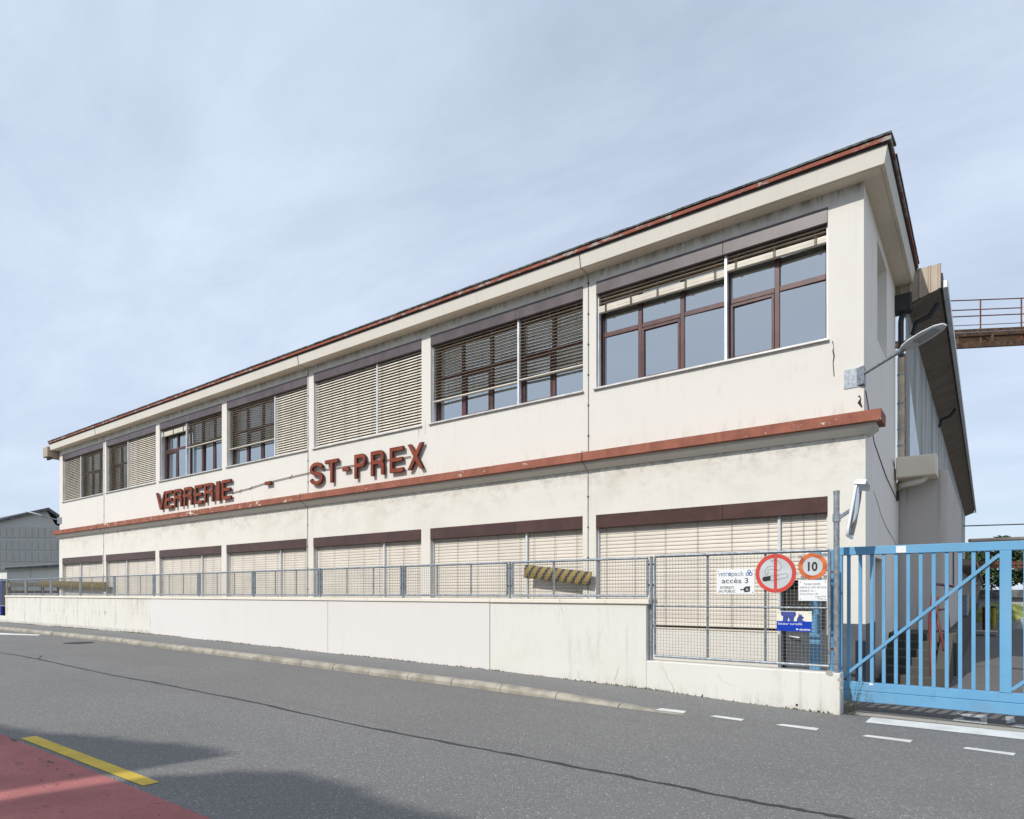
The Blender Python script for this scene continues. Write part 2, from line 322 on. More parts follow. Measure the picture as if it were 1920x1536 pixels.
# ------------------------------------------------------------------ mesh helpers
class MB:
    def __init__(s): s.v = []; s.f = []; s.sm = []
    def add(s, vs, fs, smooth=False):
        n = len(s.v); s.v += [tuple(v) for v in vs]; s.f += [tuple(i + n for i in f) for f in fs]; s.sm += [smooth] * len(fs); return s
    def box(s, x0, x1, y0, y1, z0, z1):
        x0, x1 = sorted((x0, x1)); y0, y1 = sorted((y0, y1)); z0, z1 = sorted((z0, z1))
        return s.add([(x0, y0, z0), (x1, y0, z0), (x1, y1, z0), (x0, y1, z0), (x0, y0, z1), (x1, y0, z1), (x1, y1, z1), (x0, y1, z1)],
              [(0, 3, 2, 1), (4, 5, 6, 7), (0, 1, 5, 4), (1, 2, 6, 5), (2, 3, 7, 6), (3, 0, 4, 7)])
    def bbox(s, x0, x1, y0, y1, z0, z1, c=.006):
        """box with chamfered edges along every side of its section (X-Z chamfer on front, back)"""
        x0, x1 = sorted((x0, x1)); y0, y1 = sorted((y0, y1)); z0, z1 = sorted((z0, z1)); vs = []; fs = []
        def ring(a, y): return [(x0 + a, y, z0 + a), (x1 - a, y, z0 + a), (x1 - a, y, z1 - a), (x0 + a, y, z1 - a)]
        vs = ring(c, y0) + ring(0, y0 + c) + ring(0, y1 - c) + ring(c, y1)
        fs = [(0, 1, 2, 3), (15, 14, 13, 12)]
        for k in range(3):
            for i in range(4):
                a, b = k * 4 + i, k * 4 + (i + 1) % 4; fs.append((a, a + 4, b + 4, b))
        return s.add(vs, fs)
    def prism(s, base, top):
        n = len(base); vs = list(base) + list(top); fs = [tuple(range(n - 1, -1, -1)), tuple(range(n, 2 * n))]
        fs += [(i, (i + 1) % n, n + (i + 1) % n, n + i) for i in range(n)]
        return s.add(vs, fs)
    def tube(s, pts, r, n=8, cap=True, r2=None):
        pts = [Vector(p) for p in pts]; rings = []; m = len(pts); up = None
        for i, p in enumerate(pts):
            d = (pts[min(i + 1, m - 1)] - pts[max(i - 1, 0)]).normalized()
            if up is None:
                a = Vector((0, 0, 1)) if abs(d.z) < .9 else Vector((1, 0, 0)); up = d.cross(a).normalized()
            else: up = (up - d * up.dot(d)).normalized()
            w = d.cross(up); rr = r if r2 is None else r + (r2 - r) * i / (m - 1)
            rings.append([p + (up * math.cos(2 * math.pi * k / n) + w * math.sin(2 * math.pi * k / n)) * rr for k in range(n)])
        vs = [q for g in rings for q in g]; fs = []
        for i in range(m - 1):
            for k in range(n): a, b = i * n + k, i * n + (k + 1) % n; fs.append((a, b, b + n, a + n))
        base = len(s.v); s.add(vs, fs, True)
        if cap:
            s.add(rings[0], [tuple(range(n - 1, -1, -1))]); s.add(rings[-1], [tuple(range(n))])
        return s
    def bar(s, a, b, w, h):
        """straight bar of rectangular section, w across (horizontal), h vertical-ish"""
        a, b = Vector(a), Vector(b); d = (b - a).normalized()
        u = d.cross(Vector((0, 0, 1))); u = Vector((1, 0, 0)) if u.length < 1e-4 else u.normalized(); v = u.cross(d)
        q = [(-w / 2, -h / 2), (w / 2, -h / 2), (w / 2, h / 2), (-w / 2, h / 2)]
        return s.prism([a + u * i + v * j for i, j in q], [b + u * i + v * j for i, j in q])
    def mesh(s, name):
        m = bpy.data.meshes.new(name); m.from_pydata(s.v, [], s.f); m.polygons.foreach_set('use_smooth', s.sm); m.update(); return m
    def build(s, name, mt, parent=None): return link(name, s.mesh(name), mt, parent)
def link(name, me, mt, parent=None):
    if mt is not None and not me.materials: me.materials.append(M[mt] if isinstance(mt, str) else mt)
    o = bpy.data.objects.new(name, me); COL.objects.link(o); adopt(o, parent); return o
WORLDLOC = {}
def adopt(o, parent):
    if parent is not None:
        o.parent = parent; o.matrix_parent_inverse = Matrix.Translation(-Vector(WORLDLOC.get(parent.name, (0, 0, 0))))
def tag(o, label, cat, group=None):
    o['label'] = label; o['category'] = cat
    if group: o['group'] = group
    return o
def thing(name, label, cat, loc=(0, 0, 0), group=None):
    o = bpy.data.objects.new(name, None); COL.objects.link(o); o.location = loc; o.empty_display_size = .2; WORLDLOC[o.name] = tuple(loc)
    return tag(o, label, cat, group)
def struct(o): o['kind'] = 'structure'; return o
def fixnormals(me):
    import bmesh
    b = bmesh.new(); b.from_mesh(me); bmesh.ops.recalc_face_normals(b, faces=b.faces); b.to_mesh(me); b.free()

def curve_mesh(polys, depth, bevel=0.0):
    """filled flat outlines (holes allowed) as a solid facing -Y, front at y=0, back at y=depth"""
    cu = bpy.data.curves.new('outline', 'CURVE'); cu.dimensions = '2D'; cu.fill_mode = 'BOTH'; cu.extrude = depth / 2; cu.bevel_depth = bevel
    for pl in polys:
        sp = cu.splines.new('POLY'); sp.points.add(len(pl) - 1); sp.use_cyclic_u = True
        for q, (x, y) in zip(sp.points, pl): q.co = (x, y, 0, 1)
    return _conv(cu, depth)
def _conv(cu, depth):
    o = bpy.data.objects.new('tmp', cu); COL.objects.link(o)
    dg = bpy.context.evaluated_depsgraph_get(); me = bpy.data.meshes.new_from_object(o.evaluated_get(dg))
    bpy.data.objects.remove(o); me.materials.clear()
    for v in me.vertices: v.co = (v.co.x, depth / 2 - v.co.z, v.co.y)
    return me
def text_obj(s, x0, x1, z0, size, Y, mt, parent, name='lettering', depth=.0015, bold=0.0):
    cu = bpy.data.curves.new('t', 'FONT'); cu.body = s; cu.size = size; cu.extrude = depth / 2; cu.offset = bold; cu.resolution_u = 3
    me = _conv(cu, depth)
    xs = [v.co.x for v in me.vertices]; a, b = min(xs), max(xs); k = (x1 - x0) / (b - a)
    for v in me.vertices: v.co = (x0 + (v.co.x - a) * k, Y - depth + v.co.y, z0 + v.co.z)
    return link(name, me, mt, parent)
def disc(cx, cz, r, Y0, Y1, n=40, r_in=None):
    m = MB()
    if r_in is None:
        m.prism([(cx + r * math.cos(2 * math.pi * i / n), Y0, cz + r * math.sin(2 * math.pi * i / n)) for i in range(n)],
                [(cx + r * math.cos(2 * math.pi * i / n), Y1, cz + r * math.sin(2 * math.pi * i / n)) for i in range(n)])
    else:
        vs = []; fs = []
        for i in range(n):
            a = 2 * math.pi * i / n
            for rr, y in ((r, Y0), (r_in, Y0), (r_in, Y1), (r, Y1)): vs.append((cx + rr * math.cos(a), y, cz + rr * math.sin(a)))
        for i in range(n):
            p, q = i * 4, ((i + 1) % n) * 4
            for k in range(4): fs.append((p + k, p + (k + 1) % 4, q + (k + 1) % 4, q + k))
        m.add(vs, fs)
    return m

# ================================================================== SETTING
def strip_sheet(xs, y0, y1, zf, lift=0, ny=1):
    m = MB(); ys = [y0 + (y1 - y0) * j / ny for j in range(ny + 1)]
    vs = [(x, y, zf(x, y) + lift) for x in xs for y in ys]; n = ny + 1; fs = []
    for i in range(len(xs) - 1):
        for j in range(ny): a = i * n + j; fs.append((a, a + n, a + n + 1, a + 1))
    return m.add(vs, fs)
RX = sorted(set([-400, -150, -80, 40, 150, 400] + [t[0] for t in ROADZ] + [-40 + i for i in range(0, 52, 2)]))
struct(MB().add([(-4000, -4000, -.3), (4000, -4000, -.3), (4000, 4000, -.3), (-4000, 4000, -.3)], [(0, 1, 2, 3)]).build('ground', 'ground'))
road = struct(strip_sheet(RX, -7.5, 9.3, lambda x, y: roadz(x)).build('road', 'road'))
yardz = lambda x: max(-.08, min(-.012, roadz(x)))
yard = struct(strip_sheet([-36, -20, -1, 3, 12, 60], 9.3, 62, lambda x, y: yardz(x)).build('yard', 'yard'))
KY = 7.85
SX = [-60, -45, -33, -28, -24, -20, -17, -14, -12, -10, -8.5, -7.3, -6.2, -5.2, -4.2, -3.4, -3.2, -2.6, -2, -1.5]
def walk_top(x, y):
    k = max(0.0, min(1.0, (x + 5.6) / 2.4)); kerbtop = roadz(x) + .095 * (1 - k) + .002 + .006 * (1 - k)
    f = max(0, min(1, (y - KY) / (9.2 - KY))); far = max(walkz(x), roadz(x) + .002)
    if x > -3.25: kerbtop = roadz(x) - .005
    if x > -1.6: far = roadz(x) - .005
    return kerbtop + (far - kerbtop) * f
sw = strip_sheet(SX, KY + .13, 9.32, walk_top, 0, 3)
struct(sw.build('sidewalk', 'walk'))
kerb = bpy.data.objects.new('kerb', None); COL.objects.link(kerb); struct(kerb)
x = -46.0; i = 0
while x < -3.3:
    L = 1.0 if x < -4.4 else .95
    a, b = x + .006, min(x + L - .006, -3.1); m = MB(); rows = []
    j = random.uniform(-.006, .006)
    for q in (a, b):
        zt = walk_top(q, KY) ; zr = roadz(q) - .1
        rows.append([(q, KY - .005 + j, zr), (q, KY - .005 + j, max(zt - .05, zr + .1)), (q, KY + .03 + j, zt - .006), (q, KY + .06 + j, zt + .004), (q, KY + .15, zt + .004), (q, KY + .15, zr)])
    m.prism(rows[0], rows[1]).build('kerb_stone', 'kerb', kerb); x += L
# markings on the road: each its own sheet 4 mm up
def ground_poly(name, px, mt, lift=.004, parent=road):
    pts = [on_road(u, v, lift) for u, v in px]
    for p in pts:
        if name == 'lane_dash' and p.y > KY and p.x < -1.5: p.z = max(p.z, walk_top(p.x, p.y) + lift)
    m = MB().add(pts, [tuple(range(len(pts)))]); o = m.build(name, mt, parent); return o
ground_poly('red_surface', [(0, 1376), (120, 1424), (250, 1477), (395, 1536), (470, 1567), (900, 1740), (-700, 1740), (-900, 1450), (-300, 1300)], 'redlane')
ground_poly('yellow_marking', [(38, 1385), (67.5, 1380.6), (299, 1467.5), (268, 1474.5)], 'yellowline', .0045)
for q in ([(1228, 1334), (1240, 1331), (1287, 1334.5), (1282, 1338)], [(1331, 1344), (1341, 1342), (1395, 1349), (1390, 1352.5)],
          [(1454, 1360), (1466, 1358), (1536, 1366), (1531, 1370.5)], [(1616, 1381), (1625, 1378.5), (1712, 1388.5), (1706, 1393)], [(1805, 1404), (1812, 1401.5), (1905, 1413), (1900, 1417.5)],
          [(2040, 1431), (2048, 1428), (2150, 1441), (2146, 1446)]):
    ground_poly('lane_dash', q, 'whiteline')
ground_poly('stop_line', [(1622, 1355), (1634, 1345.5), (1920, 1374.5), (2200, 1403), (2200, 1419), (1920, 1387.5), (1700, 1363.5)], 'whiteline', .005)
ground_poly('edge_line', [(-60, 1190.5), (0, 1187), (77, 1190.3), (70, 1192), (0, 1190.3)], 'whiteline')
crack = [(-40, 1219), (0, 1224), (38, 1230), (73, 1236.6), (219, 1267.6), (300, 1282), (364.6, 1295), (474, 1317), (560, 1336), (700, 1366), (840, 1393), (960, 1415), (1100, 1442.5), (1180, 1457), (1249, 1471), (1365, 1494.7), (1407, 1503), (1500, 1519), (1591, 1535), (1700, 1556), (1900, 1592)]
cp = []
for (a, b) in zip(crack, crack[1:]):
    for k in range(5): t = k / 5; cp.append(on_road(a[0] + (b[0] - a[0]) * t, a[1] + (b[1] - a[1]) * t, .003))
m = MB(); vs = []
for k, p in enumerate(cp):
    w = random.uniform(.010, .022); jx = random.uniform(-.02, .02); w *= 1.5; vs += [p + Vector((jx, -w + jx * .6, 0)), p + Vector((jx, w + jx * .6, 0))]
m.add(vs, [(2 * k, 2 * k + 2, 2 * k + 3, 2 * k + 1) for k in range(len(cp) - 1)]).build('crack_seal', 'seal', road)
vs = [on_road(70, 1237, .0035), on_road(74, 1235, .0035), on_road(80, 1229.5, .0035), on_road(77, 1229.5, .0035)]
MB().add(vs, [(0, 1, 2, 3)]).build('crack_seal', 'seal', road)
c = on_road(148, 1205.5)
mh = thing('manhole_cover', 'round dark iron manhole cover in the road beside the kerb', 'manhole', (c.x, c.y, c.z))
d1 = [(c.x + .36 * math.cos(t * math.pi / 12), c.y + .36 * math.sin(t * math.pi / 12)) for t in range(24)]
d2 = [(c.x + .30 * math.cos(t * math.pi / 12), c.y + .30 * math.sin(t * math.pi / 12)) for t in range(24)]
MB().prism([(a, b, c.z - .02) for a, b in d1], [(a, b, c.z + .007) for a, b in d1]).build('ring', 'darkmetal', mh)
MB().prism([(a, b, c.z - .02) for a, b in d2], [(a, b, c.z + .011) for a, b in d2]).build('lid', 'seal', mh)
# lettering painted on the yard just inside the gate, and the concrete strip under it
def yard_poly(name, px, mt, lift):
    pts = []
    for u, v in px:
        z = -.03
        for _ in range(5): d = (EYE - z) * F / (v - HY); a, b = ray(u); z = (yardz(a * d) if b * d > 9.3 else roadz(a * d)) + lift
        pts.append((a * d, b * d, z))
    MB().add(pts, [tuple(range(len(pts)))]).build(name, mt, yard)
yard_poly('painted_letter', [(1793, 1337), (1851, 1341), (1851, 1358), (1838, 1357), (1838, 1347), (1806, 1344)], 'wornwhite', .006)
yard_poly('painted_letter', [(1806, 1344.5), (1806, 1348), (1812, 1351), (1837, 1352), (1837.5, 1357), (1786, 1351), (1790, 1346.5)], 'wornwhite', .006)
yard_poly('painted_letter', [(1885, 1343), (1901, 1344), (1904, 1354), (1887, 1358)], 'wornwhite', .006)
yard_poly('painted_letter', [(1904.5, 1357), (1930, 1359), (1930, 1366), (1896, 1362)], 'wornwhite', .006)
m = MB(); xs = [-1.38, -1, 0, 1, 2, 3, 5, 7]
for a, b in zip(xs, xs[1:]): m.prism([(a, 9.40, yardz(a) - .1), (b, 9.40, yardz(b) - .1), (b, 9.56, yardz(b) - .1), (a, 9.56, yardz(a) - .1)], [(a, 9.40, yardz(a) + .008), (b, 9.40, yardz(b) + .008), (b, 9.56, yardz(b) + .008), (a, 9.56, yardz(a) + .008)])
m.build('concrete_strip', 'concrete', yard)

# ================================================================== FACTORY BUILDING
D = 11.5; XL, XR, YB = -34.18, -1.56, 15.87
E_ = lambda z: EYE + z
bld = thing('factory_building', 'long two storey cream rendered factory with red band and overhanging eaves', 'building', (-17.9, D, 0))
PER, WID = 4.577, 4.27
centers = [-4.215 - PER * k for k in range(7)]       # bay 0 is the one beside the gate
bays = [(c - WID / 2, c + WID / 2) for c in centers]
def guide_x(i): a, b = bays[i]; return a + (b - a) * (.607 if i < 4 else .428)
LG = [.82, .66, .67, .675, .68, .41, .43]
def low_guide(i): a, b = bays[i]; return a + (b - a) * LG[i]
def wall_grid(us, zs, is_open, mp_, depth=.45):
    us = sorted(set(us)); zs = sorted(set(zs)); m = MB(); vid = {}
    def V(i, j, k):
        key = (i, j, k)
        if key not in vid: vid[key] = len(m.v); m.v.append(tuple(mp_(us[i], zs[j], k)))
        return vid[key]
    nU, nZ = len(us) - 1, len(zs) - 1
    op = [[is_open((us[i] + us[i + 1]) / 2, (zs[j] + zs[j + 1]) / 2) for j in range(nZ)] for i in range(nU)]
    for i in range(nU):
        for j in range(nZ):
            if op[i][j]: continue
            m.f.append((V(i, j, 0), V(i + 1, j, 0), V(i + 1, j + 1, 0), V(i, j + 1, 0))); m.sm.append(False)
            for di, dj, e in ((-1, 0, ((i, j + 1), (i, j))), (1, 0, ((i + 1, j), (i + 1, j + 1))), (0, -1, ((i, j), (i + 1, j))), (0, 1, ((i + 1, j + 1), (i, j + 1)))):
                a, b = i + di, j + dj
                if 0 <= a < nU and 0 <= b < nZ and op[a][b]:
                    (p, q), (r, s) = e; m.f.append((V(r, s, 0), V(p, q, 0), V(p, q, depth), V(r, s, depth))); m.sm.append(False)
    return m
ZU0, ZU1 = E_(4.11), E_(6.285)          # upper openings, sill to top of the brown box
ZL0, ZL1 = E_(-.69), E_(1.575)
ZBAND = E_(2.6)
us = [XL, XR] + [q for b in bays for q in b]
up = lambda u, z: ZU0 < z < ZU1 and any(a < u < b for a, b in bays)
wall_grid(us, [ZBAND, ZU0, ZU1, E_(6.56)], up, lambda u, z, k: (u, D + k, z)).build('wall', 'upper', bld)
gx0 = low_guide(0)
def lo(u, z):
    if gx0 < u < bays[0][1] and -.02 < z < ZL1: return True
    return ZL0 < z < ZL1 and any(a < u < b for a, b in bays)
wl = wall_grid(us[:1] + [XR + .025] + us[2:] + [gx0], [-.4, -.02, ZL0, E_(-.49), ZL1, ZBAND], lo, lambda u, z, k: (u, D + k - (.012 if k == 0 else 0), z))
wl.build('wall', 'lower', bld)
# painted grey plinth at the corner
MB().add([(bays[0][1] + .004, D - .0145, -.4), (XR + .0275, D - .0145, -.4), (XR + .0275, D - .0145, E_(-.49)), (bays[0][1] + .004, D - .0145, E_(-.49)), (XR + .0275, 12.58, -.4), (XR + .0275, 12.58, E_(-.49))],
         [(0, 1, 2, 3), (1, 4, 5, 2)]).build('plinth', 'plinth', bld)
# side wall by the yard
sd = wall_grid([D, 13.05, 14.41, YB], [ZBAND, E_(4.5), E_(6.27), E_(6.56)], lambda u, z: 13.05 < u < 14.41 and E_(4.5) < z < E_(6.27), lambda u, z, k: (XR - k, u, z), .5)
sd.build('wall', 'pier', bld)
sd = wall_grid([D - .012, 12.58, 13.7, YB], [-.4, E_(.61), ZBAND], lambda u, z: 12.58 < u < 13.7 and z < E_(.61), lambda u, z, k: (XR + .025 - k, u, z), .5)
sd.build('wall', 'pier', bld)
dr = MB().box(XR - .34, XR - .30, 12.60, 13.68, -.02, E_(.59)).build('door', 'darkgrey', bld)
MB().box(XR - .30, XR - .24, 12.72, 12.80, .98, 1.01).build('handle', 'alu', dr)
wsd = MB().box(XR - .42, XR - .38, 13.06, 14.40, E_(4.51), E_(6.26)).build('window', 'frame', bld)
MB().box(XR - .379, XR - .374, 13.14, 14.32, E_(4.6), E_(6.18)).build('pane', 'glass', wsd)
# back, ends and rooms
MB().box(XL, XR - .6, YB - .25, YB, -.4, E_(6.55)).build('rear_wall', 'pier', bld)
MB().add([(XL, D, -.4), (XL, YB, -.4), (XL, YB, E_(6.56)), (XL, D, E_(6.56))], [(0, 1, 2, 3)]).build('end_wall', 'upper', bld)
MB().box(XL + .1, XR - .6, D + .47, YB - .26, E_(2.2), E_(2.5)).build('floor_slab', 'room', bld)
MB().box(XL + .1, XR - .6, D + .47, YB - .26, E_(6.42), E_(6.5)).build('ceiling', 'room', bld)
MB().box(XL + .1, XR - .6, D + .47, YB - .26, -.1, .0).build('floor_slab', 'room', bld)
for i in range(6):
    xm = (bays[i][0] + bays[i + 1][1]) / 2
    if i in (1, 3, 5): MB().box(xm - .06, xm + .06, D + .47, YB - .26, E_(2.5), E_(6.42)).build('partition', 'room', bld)

def sweep(profile, xl, yend, name, mt, parent=bld, xr=XR):
    """closed (offset, height) section carried along the front, round the corner and back along the side"""
    p = [(xl, D - o, E_(z)) for o, z in profile]; q = [(xr + o, D - o, E_(z)) for o, z in profile]; r = [(xr + o, yend, E_(z)) for o, z in profile]
    n = len(profile); m = MB(); m.add(p + q + r, [(i + k, (i + 1) % n + k, (i + 1) % n + n + k, i + n + k) for k in (0, n) for i in range(n)] + [tuple(range(n - 1, -1, -1)), tuple(range(2 * n, 3 * n))])
    me = m.mesh(name); fixnormals(me); return link(name, me, mt, parent)
XE = -34.30
sweep([(-.3, 6.50), (.255, 6.50), (.262, 6.512), (.275, 6.512), (.282, 6.495), (.315, 6.495), (.315, 6.60), (-.3, 6.60)], XE, YB, 'soffit', 'soffit')
sweep([(.317, 6.497), (.362, 6.742), (.0, 6.742), (.0, 6.61), (.312, 6.61)], XE, YB, 'fascia', 'fascia')
sweep([(-.2, 6.745), (.385, 6.745), (.39, 6.765), (-.2, 6.765)], XE, YB, 'eaves_gap', 'black')
sweep([(.34, 6.774), (.416, 6.774), (.418, 6.830), (.34, 6.830)], XE, YB, 'roof_trim', 'red')
sweep([(-.3, 6.84), (.41, 6.838), (.41, 6.848), (-.3, 6.86)], XE, YB, 'eaves_gap', 'black')
m = MB(); x = XE
while x < XR + .42:
    L = min(random.uniform(.25, .42), XR + .43 - x); j = random.uniform(-.004, .004); k = random.uniform(-.006, .006)
    m.prism([(x, D - .432 + k, E_(6.850 + j)), (x + L - .006, D - .432 + k, E_(6.850 + j)), (x + L - .006, D + .2, E_(7.0)), (x, D + .2, E_(7.0))],
            [(x, D - .436 + k, E_(6.880 + j)), (x + L - .006, D - .436 + k, E_(6.880 + j)), (x + L - .006, D + .2, E_(7.03)), (x, D + .2, E_(7.03))]); x += L
y = D + .2
while y < YB:
    L = min(.35, YB - y); j = random.uniform(-.006, .008)
    m.prism([(XR + .432, y, E_(6.850 + j)), (XR + .432, y + L - .006, E_(6.850 + j)), (XR - .2, y + L - .006, E_(7.0)), (XR - .2, y, E_(7.0))],
            [(XR + .436, y, E_(6.880 + j)), (XR + .436, y + L - .006, E_(6.880 + j)), (XR - .2, y + L - .006, E_(7.03)), (XR - .2, y, E_(7.03))]); y += L
me = m.mesh('roof_slates'); fixnormals(me); o = link('roof_slates', me, 'slate', bld); o['kind'] = 'stuff'
MB().prism([(XE, D + .15, E_(6.95)), (XR - .15, D + .15, E_(6.95)), (XR - .15, YB, E_(6.95)), (XE, YB, E_(6.95))], [(XE, D + .15, E_(7.02)), (XR - .15, D + .15, E_(7.02)), (XR - 1.2, YB, E_(7.5)), (XE, YB, E_(7.5))]).build('roof', 'roofgrey', bld)
MB().bbox(-34.86, -34.32, 11.06, YB, E_(6.2), E_(6.66), .02).build('side_gutter', 'tan', bld)
for k in range(5): MB().box(-34.8, -34.32, 11.2 + k * .5, 11.26 + k * .5, E_(6.1), E_(6.198)).build('gutter_bracket', 'darkmetal', bld)
# red string course with its moulding
sweep([(.0, 2.648), (.266, 2.648), (.27, 2.815), (.0, 2.84)], -34.27, 11.8, 'string_course', 'band')
sweep([(.0, 2.50), (.05, 2.50), (.11, 2.545), (.165, 2.585), (.165, 2.645), (.0, 2.645)], -34.2, 11.74, 'moulding', 'fascia', xr=XR + .02)

# ---- windows
YG = D + .235
def window(i):
    a, b = bays[i]; g = guide_x(i); z0, z1 = ZU0 + .03, E_(6.02); zt = E_(5.25); f = .06
    nl = 3 if i < 4 else 2
    xs = [a] + [a + (g - a) * k / nl for k in range(1, nl)] + [g] + [g + (b - g) * k / (5 - nl) for k in range(1, 5 - nl)] + [b]
    m = MB(); hw = .042
    for k, x in enumerate(xs):
        x0, x1 = (x, x + .07) if k == 0 else ((x - .07, x) if k == 5 else (x - hw, x + hw)); m.bbox(x0, x1, YG - .035, YG + .035, z0, z1, .006)
    spans = []
    for k in range(5):
        l = xs[k] + (.07 if k == 0 else hw) + .001; r = xs[k + 1] - (.07 if k == 4 else hw) - .001; spans.append((l, r))
        m.bbox(l, r, YG - .032, YG + .032, zt - .045, zt + .045, .006); m.box(l, r, YG - .03, YG + .03, z0, z0 + .05); m.box(l, r, YG - .03, YG + .03, z1 - .05, z1)
    w = m.build('window', 'frame', bld)
    for k, (l, r) in enumerate(spans):
        sash = k in ((1, 3) if nl == 3 else (0, 3))
        zb, ztp = z0 + .051, zt - .046
        if sash:
            s = MB(); s.bbox(l + .002, l + .045, YG - .045, YG + .02, zb + .001, ztp - .012, .004).bbox(r - .045, r - .002, YG - .045, YG + .02, zb + .001, ztp - .012, .004)
            s.box(l + .046, r - .046, YG - .044, YG + .018, zb + .001, zb + .046).box(l + .046, r - .046, YG - .044, YG + .018, ztp - .058, ztp - .013); s.build('sash', 'frame', w)
            l2, r2, zb2, zt2 = l + .046, r - .046, zb + .047, ztp - .059
        else: l2, r2, zb2, zt2 = l, r, zb, ztp
        for (p, q, zz0, zz1) in ((l2, r2, zb2, zt2), (l, r, zt + .046, z1 - .051)):
            e = random.uniform(-.009, .009); e2 = random.uniform(-.008, .008)
            MB().add([(p, YG + e, zz0), (q, YG - e, zz0), (q, YG - e + e2, zz1), (p, YG + e + e2, zz1)], [(0, 1, 2, 3)]).build('pane', 'glass', w)
    MB().prism([(a - .05, D - .055, z0 - .035), (b + .02, D - .055, z0 - .035), (b + .02, YG - .04, z0 - .03), (a - .05, YG - .04, z0 - .03)],
               [(a - .05, D - .055, z0 - .005), (b + .02, D - .055, z0 - .005), (b + .02, YG - .04, z0 - .001), (a - .05, YG - .04, z0 - .001)]).build('sill', 'sill', w)
    m = MB().box(g - .022, g + .022, D + .055, D + .135, z0 + .001, E_(6.03))
    m.build('guide_rail', 'alu', w)
    MB().box(a + .002, a + .028, D + .06, D + .13, z0 + .001, E_(6.03)).build('guide_rail', 'alu', w)
    MB().box(b - .028, b - .002, D + .06, D + .13, z0 + .001, E_(6.03)).build('guide_rail', 'alu', w)
for i in range(7): window(i)
for i in range(7):
    a, b = bays[i]; s = guide_x(i) - .03 * (1 if i < 4 else 1)
    for l, r in ((a + .003, s - .002), (s + .002, b - .003)):
        MB().bbox(l, r, D - .012, D + .20, E_(6.03), ZU1 - .003, .004).build('blind_box', 'boxup', bld)
        MB().bbox(l, r, D - .022, D + .20, E_(1.31), ZL1 - .003, .004).build('blind_box', 'boxlow', bld)
# ---- blinds
SW = .078; PITCH = .072
SLAT = {}
def slat_profile(T, crown=.005, th=.0022, n=4):
    up_, dn = [], []
    for k in range(n + 1):
        t = k / n - .5; c = crown * (1 - (2 * t) ** 2)
        yy, zz = -math.cos(T) * t * SW, -math.sin(T) * t * SW; ny, nz = -math.sin(T), math.cos(T)
        up_.append((yy + ny * (c + th), zz + nz * (c + th))); dn.append((yy + ny * c, zz + nz * c))
    return up_ + dn[::-1]
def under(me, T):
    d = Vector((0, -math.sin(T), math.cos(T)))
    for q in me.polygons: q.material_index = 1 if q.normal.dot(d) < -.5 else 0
def slat_mesh(T, mt):
    key = (round(T, 3), mt)
    if key not in SLAT:
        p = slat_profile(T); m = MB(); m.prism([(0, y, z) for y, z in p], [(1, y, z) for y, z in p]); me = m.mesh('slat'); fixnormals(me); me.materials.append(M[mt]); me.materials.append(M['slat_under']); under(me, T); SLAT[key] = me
    return SLAT[key]
def blind(x0, x1, ztop, zbot, T, single, mt, Y, bundle=0.0):
    """lowered blind: bottom rail (with the gathered slats as a bundle), cords, slats"""
    m = MB(); hb = bundle if bundle else .028
    if bundle:
        nb = int(bundle / .013)
        for k in range(nb): m.box(x0, x1, Y - SW / 2 + random.uniform(-.003, .003), Y + SW / 2, zbot + .02 + k * (bundle - .02) / nb, zbot + .02 + (k + .8) * (bundle - .02) / nb)
        m.bbox(x0, x1, Y - SW / 2, Y + SW / 2, zbot, zbot + .019, .004)
    else: m.bbox(x0, x1, Y - SW / 2, Y + SW / 2, zbot, zbot + hb, .006)
    b = m.build('blind', mt, bld)
    n = max(2, round((x1 - x0) / .72)); cm = MB()
    offs = [.16] + [.16 + (x1 - x0 - .32) * k / n for k in range(1, n)] + [x1 - x0 - .16]
    for q in offs:
        if ztop - zbot - hb > .05: cm.box(x0 + q - .003, x0 + q + .003, Y - SW / 2 - .006, Y - SW / 2 - .003, zbot + hb, ztop)
        if bundle:
            for w in (-.02, .004): cm.box(x0 + q + w, x0 + q + w + .012, Y - SW / 2 - .014, Y - SW / 2 - .005, zbot - .01, zbot + hb + .02)
    if cm.v: cm.build('cord', 'cord', b)
    zs = []; z = ztop - .03
    while z > zbot + hb + .02: zs.append(z); z -= PITCH
    if single:
        for z in zs:
            o = bpy.data.objects.new('slat', slat_mesh(T, mt)); COL.objects.link(o); o.parent = b
            o.location = (x0, Y, z + random.uniform(-.0015, .0015)); o.scale = (x1 - x0, 1, 1); o.rotation_euler = (random.uniform(-.012, .012), random.uniform(-.0008, .0008), 0)
    elif zs:
        m = MB(); p = slat_profile(T)
        for z in zs:
            dz = random.uniform(-.0015, .0015); m.prism([(x0, Y + y, z + dz + q) for y, q in p], [(x1, Y + y, z + dz + q) for y, q in p])
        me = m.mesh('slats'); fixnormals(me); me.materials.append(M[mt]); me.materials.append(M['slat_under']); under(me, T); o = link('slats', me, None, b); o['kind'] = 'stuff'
    return b
OPEN, HALF, SHUT = R(6), R(50), R(79)
UP = {0: ((OPEN, 5.665, .13), (OPEN, 5.75, .11)), 1: ((R(14), 4.66, 0), (R(14), 4.69, 0)), 2: ((HALF, 4.15, 0), (HALF, 4.15, 0)), 3: ((R(12), 4.70, 0), (HALF, 4.15, 0)),
      4: ((OPEN, 5.77, .16), (R(14), 5.12, 0)), 5: ((R(14), 4.15, 0), (HALF, 4.15, 0)), 6: ((R(38), 4.15, 0), (R(12), 4.15, 0))}
